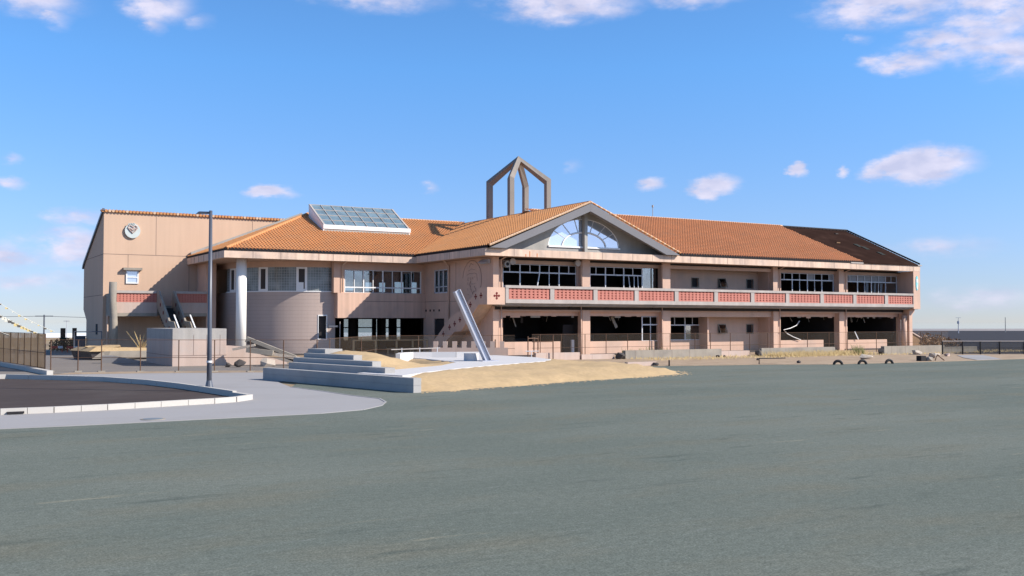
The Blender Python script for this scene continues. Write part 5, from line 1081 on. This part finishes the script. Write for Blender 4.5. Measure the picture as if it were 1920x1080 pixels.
# ================================================================ FAR BACKGROUND
def seawall(name, a, c, topz, z0, label, mt, mf, back=6):
    a = Vector((*a, 0)); c = Vector((*c, 0)); d = (c - a).normalized(); n = Vector((-d.y, d.x, 0))
    if n.dot(a) < 0: n = -n
    t = thing(name, a, label, 'seawall')
    b = MB(); q = [(0, z0), (0, topz * .0 + z0 + .02), (back, topz), (back + 3, topz), (back + 3, z0)]
    def P(o, u, z): return o + n * u + Vector((0, 0, z))
    b.prism([P(a, u, z) for u, z in q], [P(c, u, z) for u, z in q], mt); part(b, 'embankment', t)
    b = MB(); b.prism([P(a, u, z) for u, z in ((-22, z0), (-22, z0 + .15), (-1, z0 + .35), (-.1, z0 + .3), (-.1, z0))], [P(c, u, z) for u, z in ((-22, z0), (-22, z0 + .15), (-1, z0 + .35), (-.1, z0 + .3), (-.1, z0))], mf); part(b, 'foot_bank', t)
seawall('seawall', (225, 232), (345, 165), .47, -1.25, 'long grey seawall on the horizon to the right of the school', 'seawc', 'seadk')
seawall('seawall', (-120, 300), (150, 215), -.02, -1.25, 'long white seawall on the horizon behind the far left fence', 'seawh', 'land')
sheet('dark_soil', [(96, 80), (86, 64), (76, 55.5), (80, 53), (93, 45.8), (240, 75), (330, 150), (240, 215), (110, 110)], .0, 'seadk')
def pole(name, x, y, z0, z1, label, arm=1.2, r=.14, cat='utility pole', wires=None, m='lamp'):
    t = thing(name, (x, y, z0), label, cat); b = MB(); b.tube([(x, y, z0), (x, y, z1)], r, m, 8, r * .7); part(b, 'pole', t)
    if arm: b = MB(); b.beam((x - arm * .86, y + arm * .5, z1 - .2), (x + arm * .86, y - arm * .5, z1 - .2), .12, .12, m); part(b, 'cross_arm', t)
    return t
t = pole('utility_pole', 17.34, 164, -1.2, 3.7, 'dark utility pole standing beyond the left fence', 1.3)
b = MB(); b.tube([(-60, 190, 3.4), (-20, 178, 2.9), (17.3, 164, 3.5)], .03, 'lamp', 4); b.tube([(17.3, 164, 3.5), (40, 158, 2.7), (60, 150, 3.3)], .03, 'lamp', 4); part(b, 'wire', t)
pole('utility_pole', 26.9, 216.4, -1.2, 3.0, 'thin faint pole far away between the left pole and the hall', .6, .07, m='bluegrey')
pole('utility_pole', 239.7, 160.6, -1.2, 3.8, 'thin pole on the horizon at the far right', 0, .11, m='grey')
t = pole('mast', 211.9, 153.9, -1.2, 3.1, 'slim mast with a round top standing on the seawall line', 0, .12, 'mast', m='bluegrey')
b = MB(); b.tube([(211.9, 153.9, 2.2), (211.9, 153.9, 2.8)], .28, 'bluegrey', 10); b.beam((211.4, 154.2, 3.6), (212.4, 153.6, 3.6), .08, .08, 'bluegrey'); b.tube([(211.9, 153.9, 2.8), (211.9, 153.9, 3.6)], .05, 'bluegrey', 5); part(b, 'mast_head', t)
# garlands from the left
def bunting(p, q, sag, n, cols, label, s=.10):
    p = Vector(p); q = Vector(q); t = thing('bunting_line', q, label, 'bunting', 'bunting lines at the left edge')
    f = lambda k: p.lerp(q, k) + Vector((0, 0, -sag * 4 * k * (1 - k)))
    b = MB(); b.tube([f(i / 20) for i in range(21)], .012, 'whitef', 4); part(b, 'cord', t)
    b = MB()
    for i in range(n):
        c = f((i + .5) / n); w = s * random.uniform(.7, 1.2); b.box(c.x - w, c.y - .01, c.z - w * 1.3, c.x + w, c.y + .01, c.z, random.choice(cols))
    part(b, 'flags', t)
bunting((1.5, 68.7, 5.4), (6.88, 65.67, 1.9), .25, 34, ('yellow', 'whitef', 'darkf'), 'densest yellow and white bunting line at the left edge', .11)
bunting((2.2, 68.2, 5.9), (7.6, 66.4, 2.1), .35, 16, ('whitef', 'darkf', 'yellow'), 'uppermost sparse bunting line at the left edge', .07)
bunting((2.5, 68.0, 4.3), (5.2, 66.7, 1.9), .35, 18, ('darkf', 'whitef'), 'lowest short dark bunting line at the left edge', .07)
# yard clutter beyond the fence
b = MB(); b.tube([(12.5, 103, 0), (12.5, 103, 2.1)], .22, 'rust', 8); tag(b.build('timber_post'), 'thick dark post beside the small evergreen left of the hall', 'post')
b = MB(); b.tube([(13.7, 104.6, 0), (13.7, 104.6, 2.1)], .20, 'rust', 8); tag(b.build('timber_post'), 'thick dark post nearest the hall wall', 'post')
bush('evergreen_shrub', (12.3, 101.5, 0), 1.1, 1.3, 'ever', 'small dark evergreen shrub left of the hall', 'shrub', 700, 8)
for i, (x, y, lab) in enumerate(((11.4, 98.0, 'red and white barrier leftmost in the yard beside the hall'), (12.6, 97.0, 'red and white barrier in the middle of the yard row'), (13.3, 103, 'red and white barrier closest to the hall wall'))):
    t = thing('traffic_barrier', (x, y, 0), lab, 'barrier', 'barriers in the yard'); b = MB(); b.box(x - .5, y, .35, x + .1, y + .06, .55, 'redp'); b.box(x + .1, y, .35, x + .5, y + .06, .55, 'white'); part(b, 'board', t)
    for s in (-.45, .45): b = MB(); b.tube([(x + s, y + .03, 0), (x + s, y + .03, .6)], .03, 'redp', 5); part(b, 'leg', t)
b = MB(); b.box(13.0, 99.0, 0, 13.9, 99.8, 1.35, 'lamp'); b.box(12.95, 98.95, 1.35, 13.95, 99.85, 1.42, 'lamp'); tag(b.build('storage_bin'), 'dark blue storage bin against the hall side wall', 'bin')
t = thing('pipe_gate', (12.6, 88, 0), 'dark pipe gate frame beside the hall side wall', 'gate')
b = MB(); b.tube([(11.5, 88, 0), (11.5, 88, 1.9), (13.4, 87.0, 1.9), (13.4, 87.0, 0)], .05, 'lamp', 6); part(b, 'frame', t)
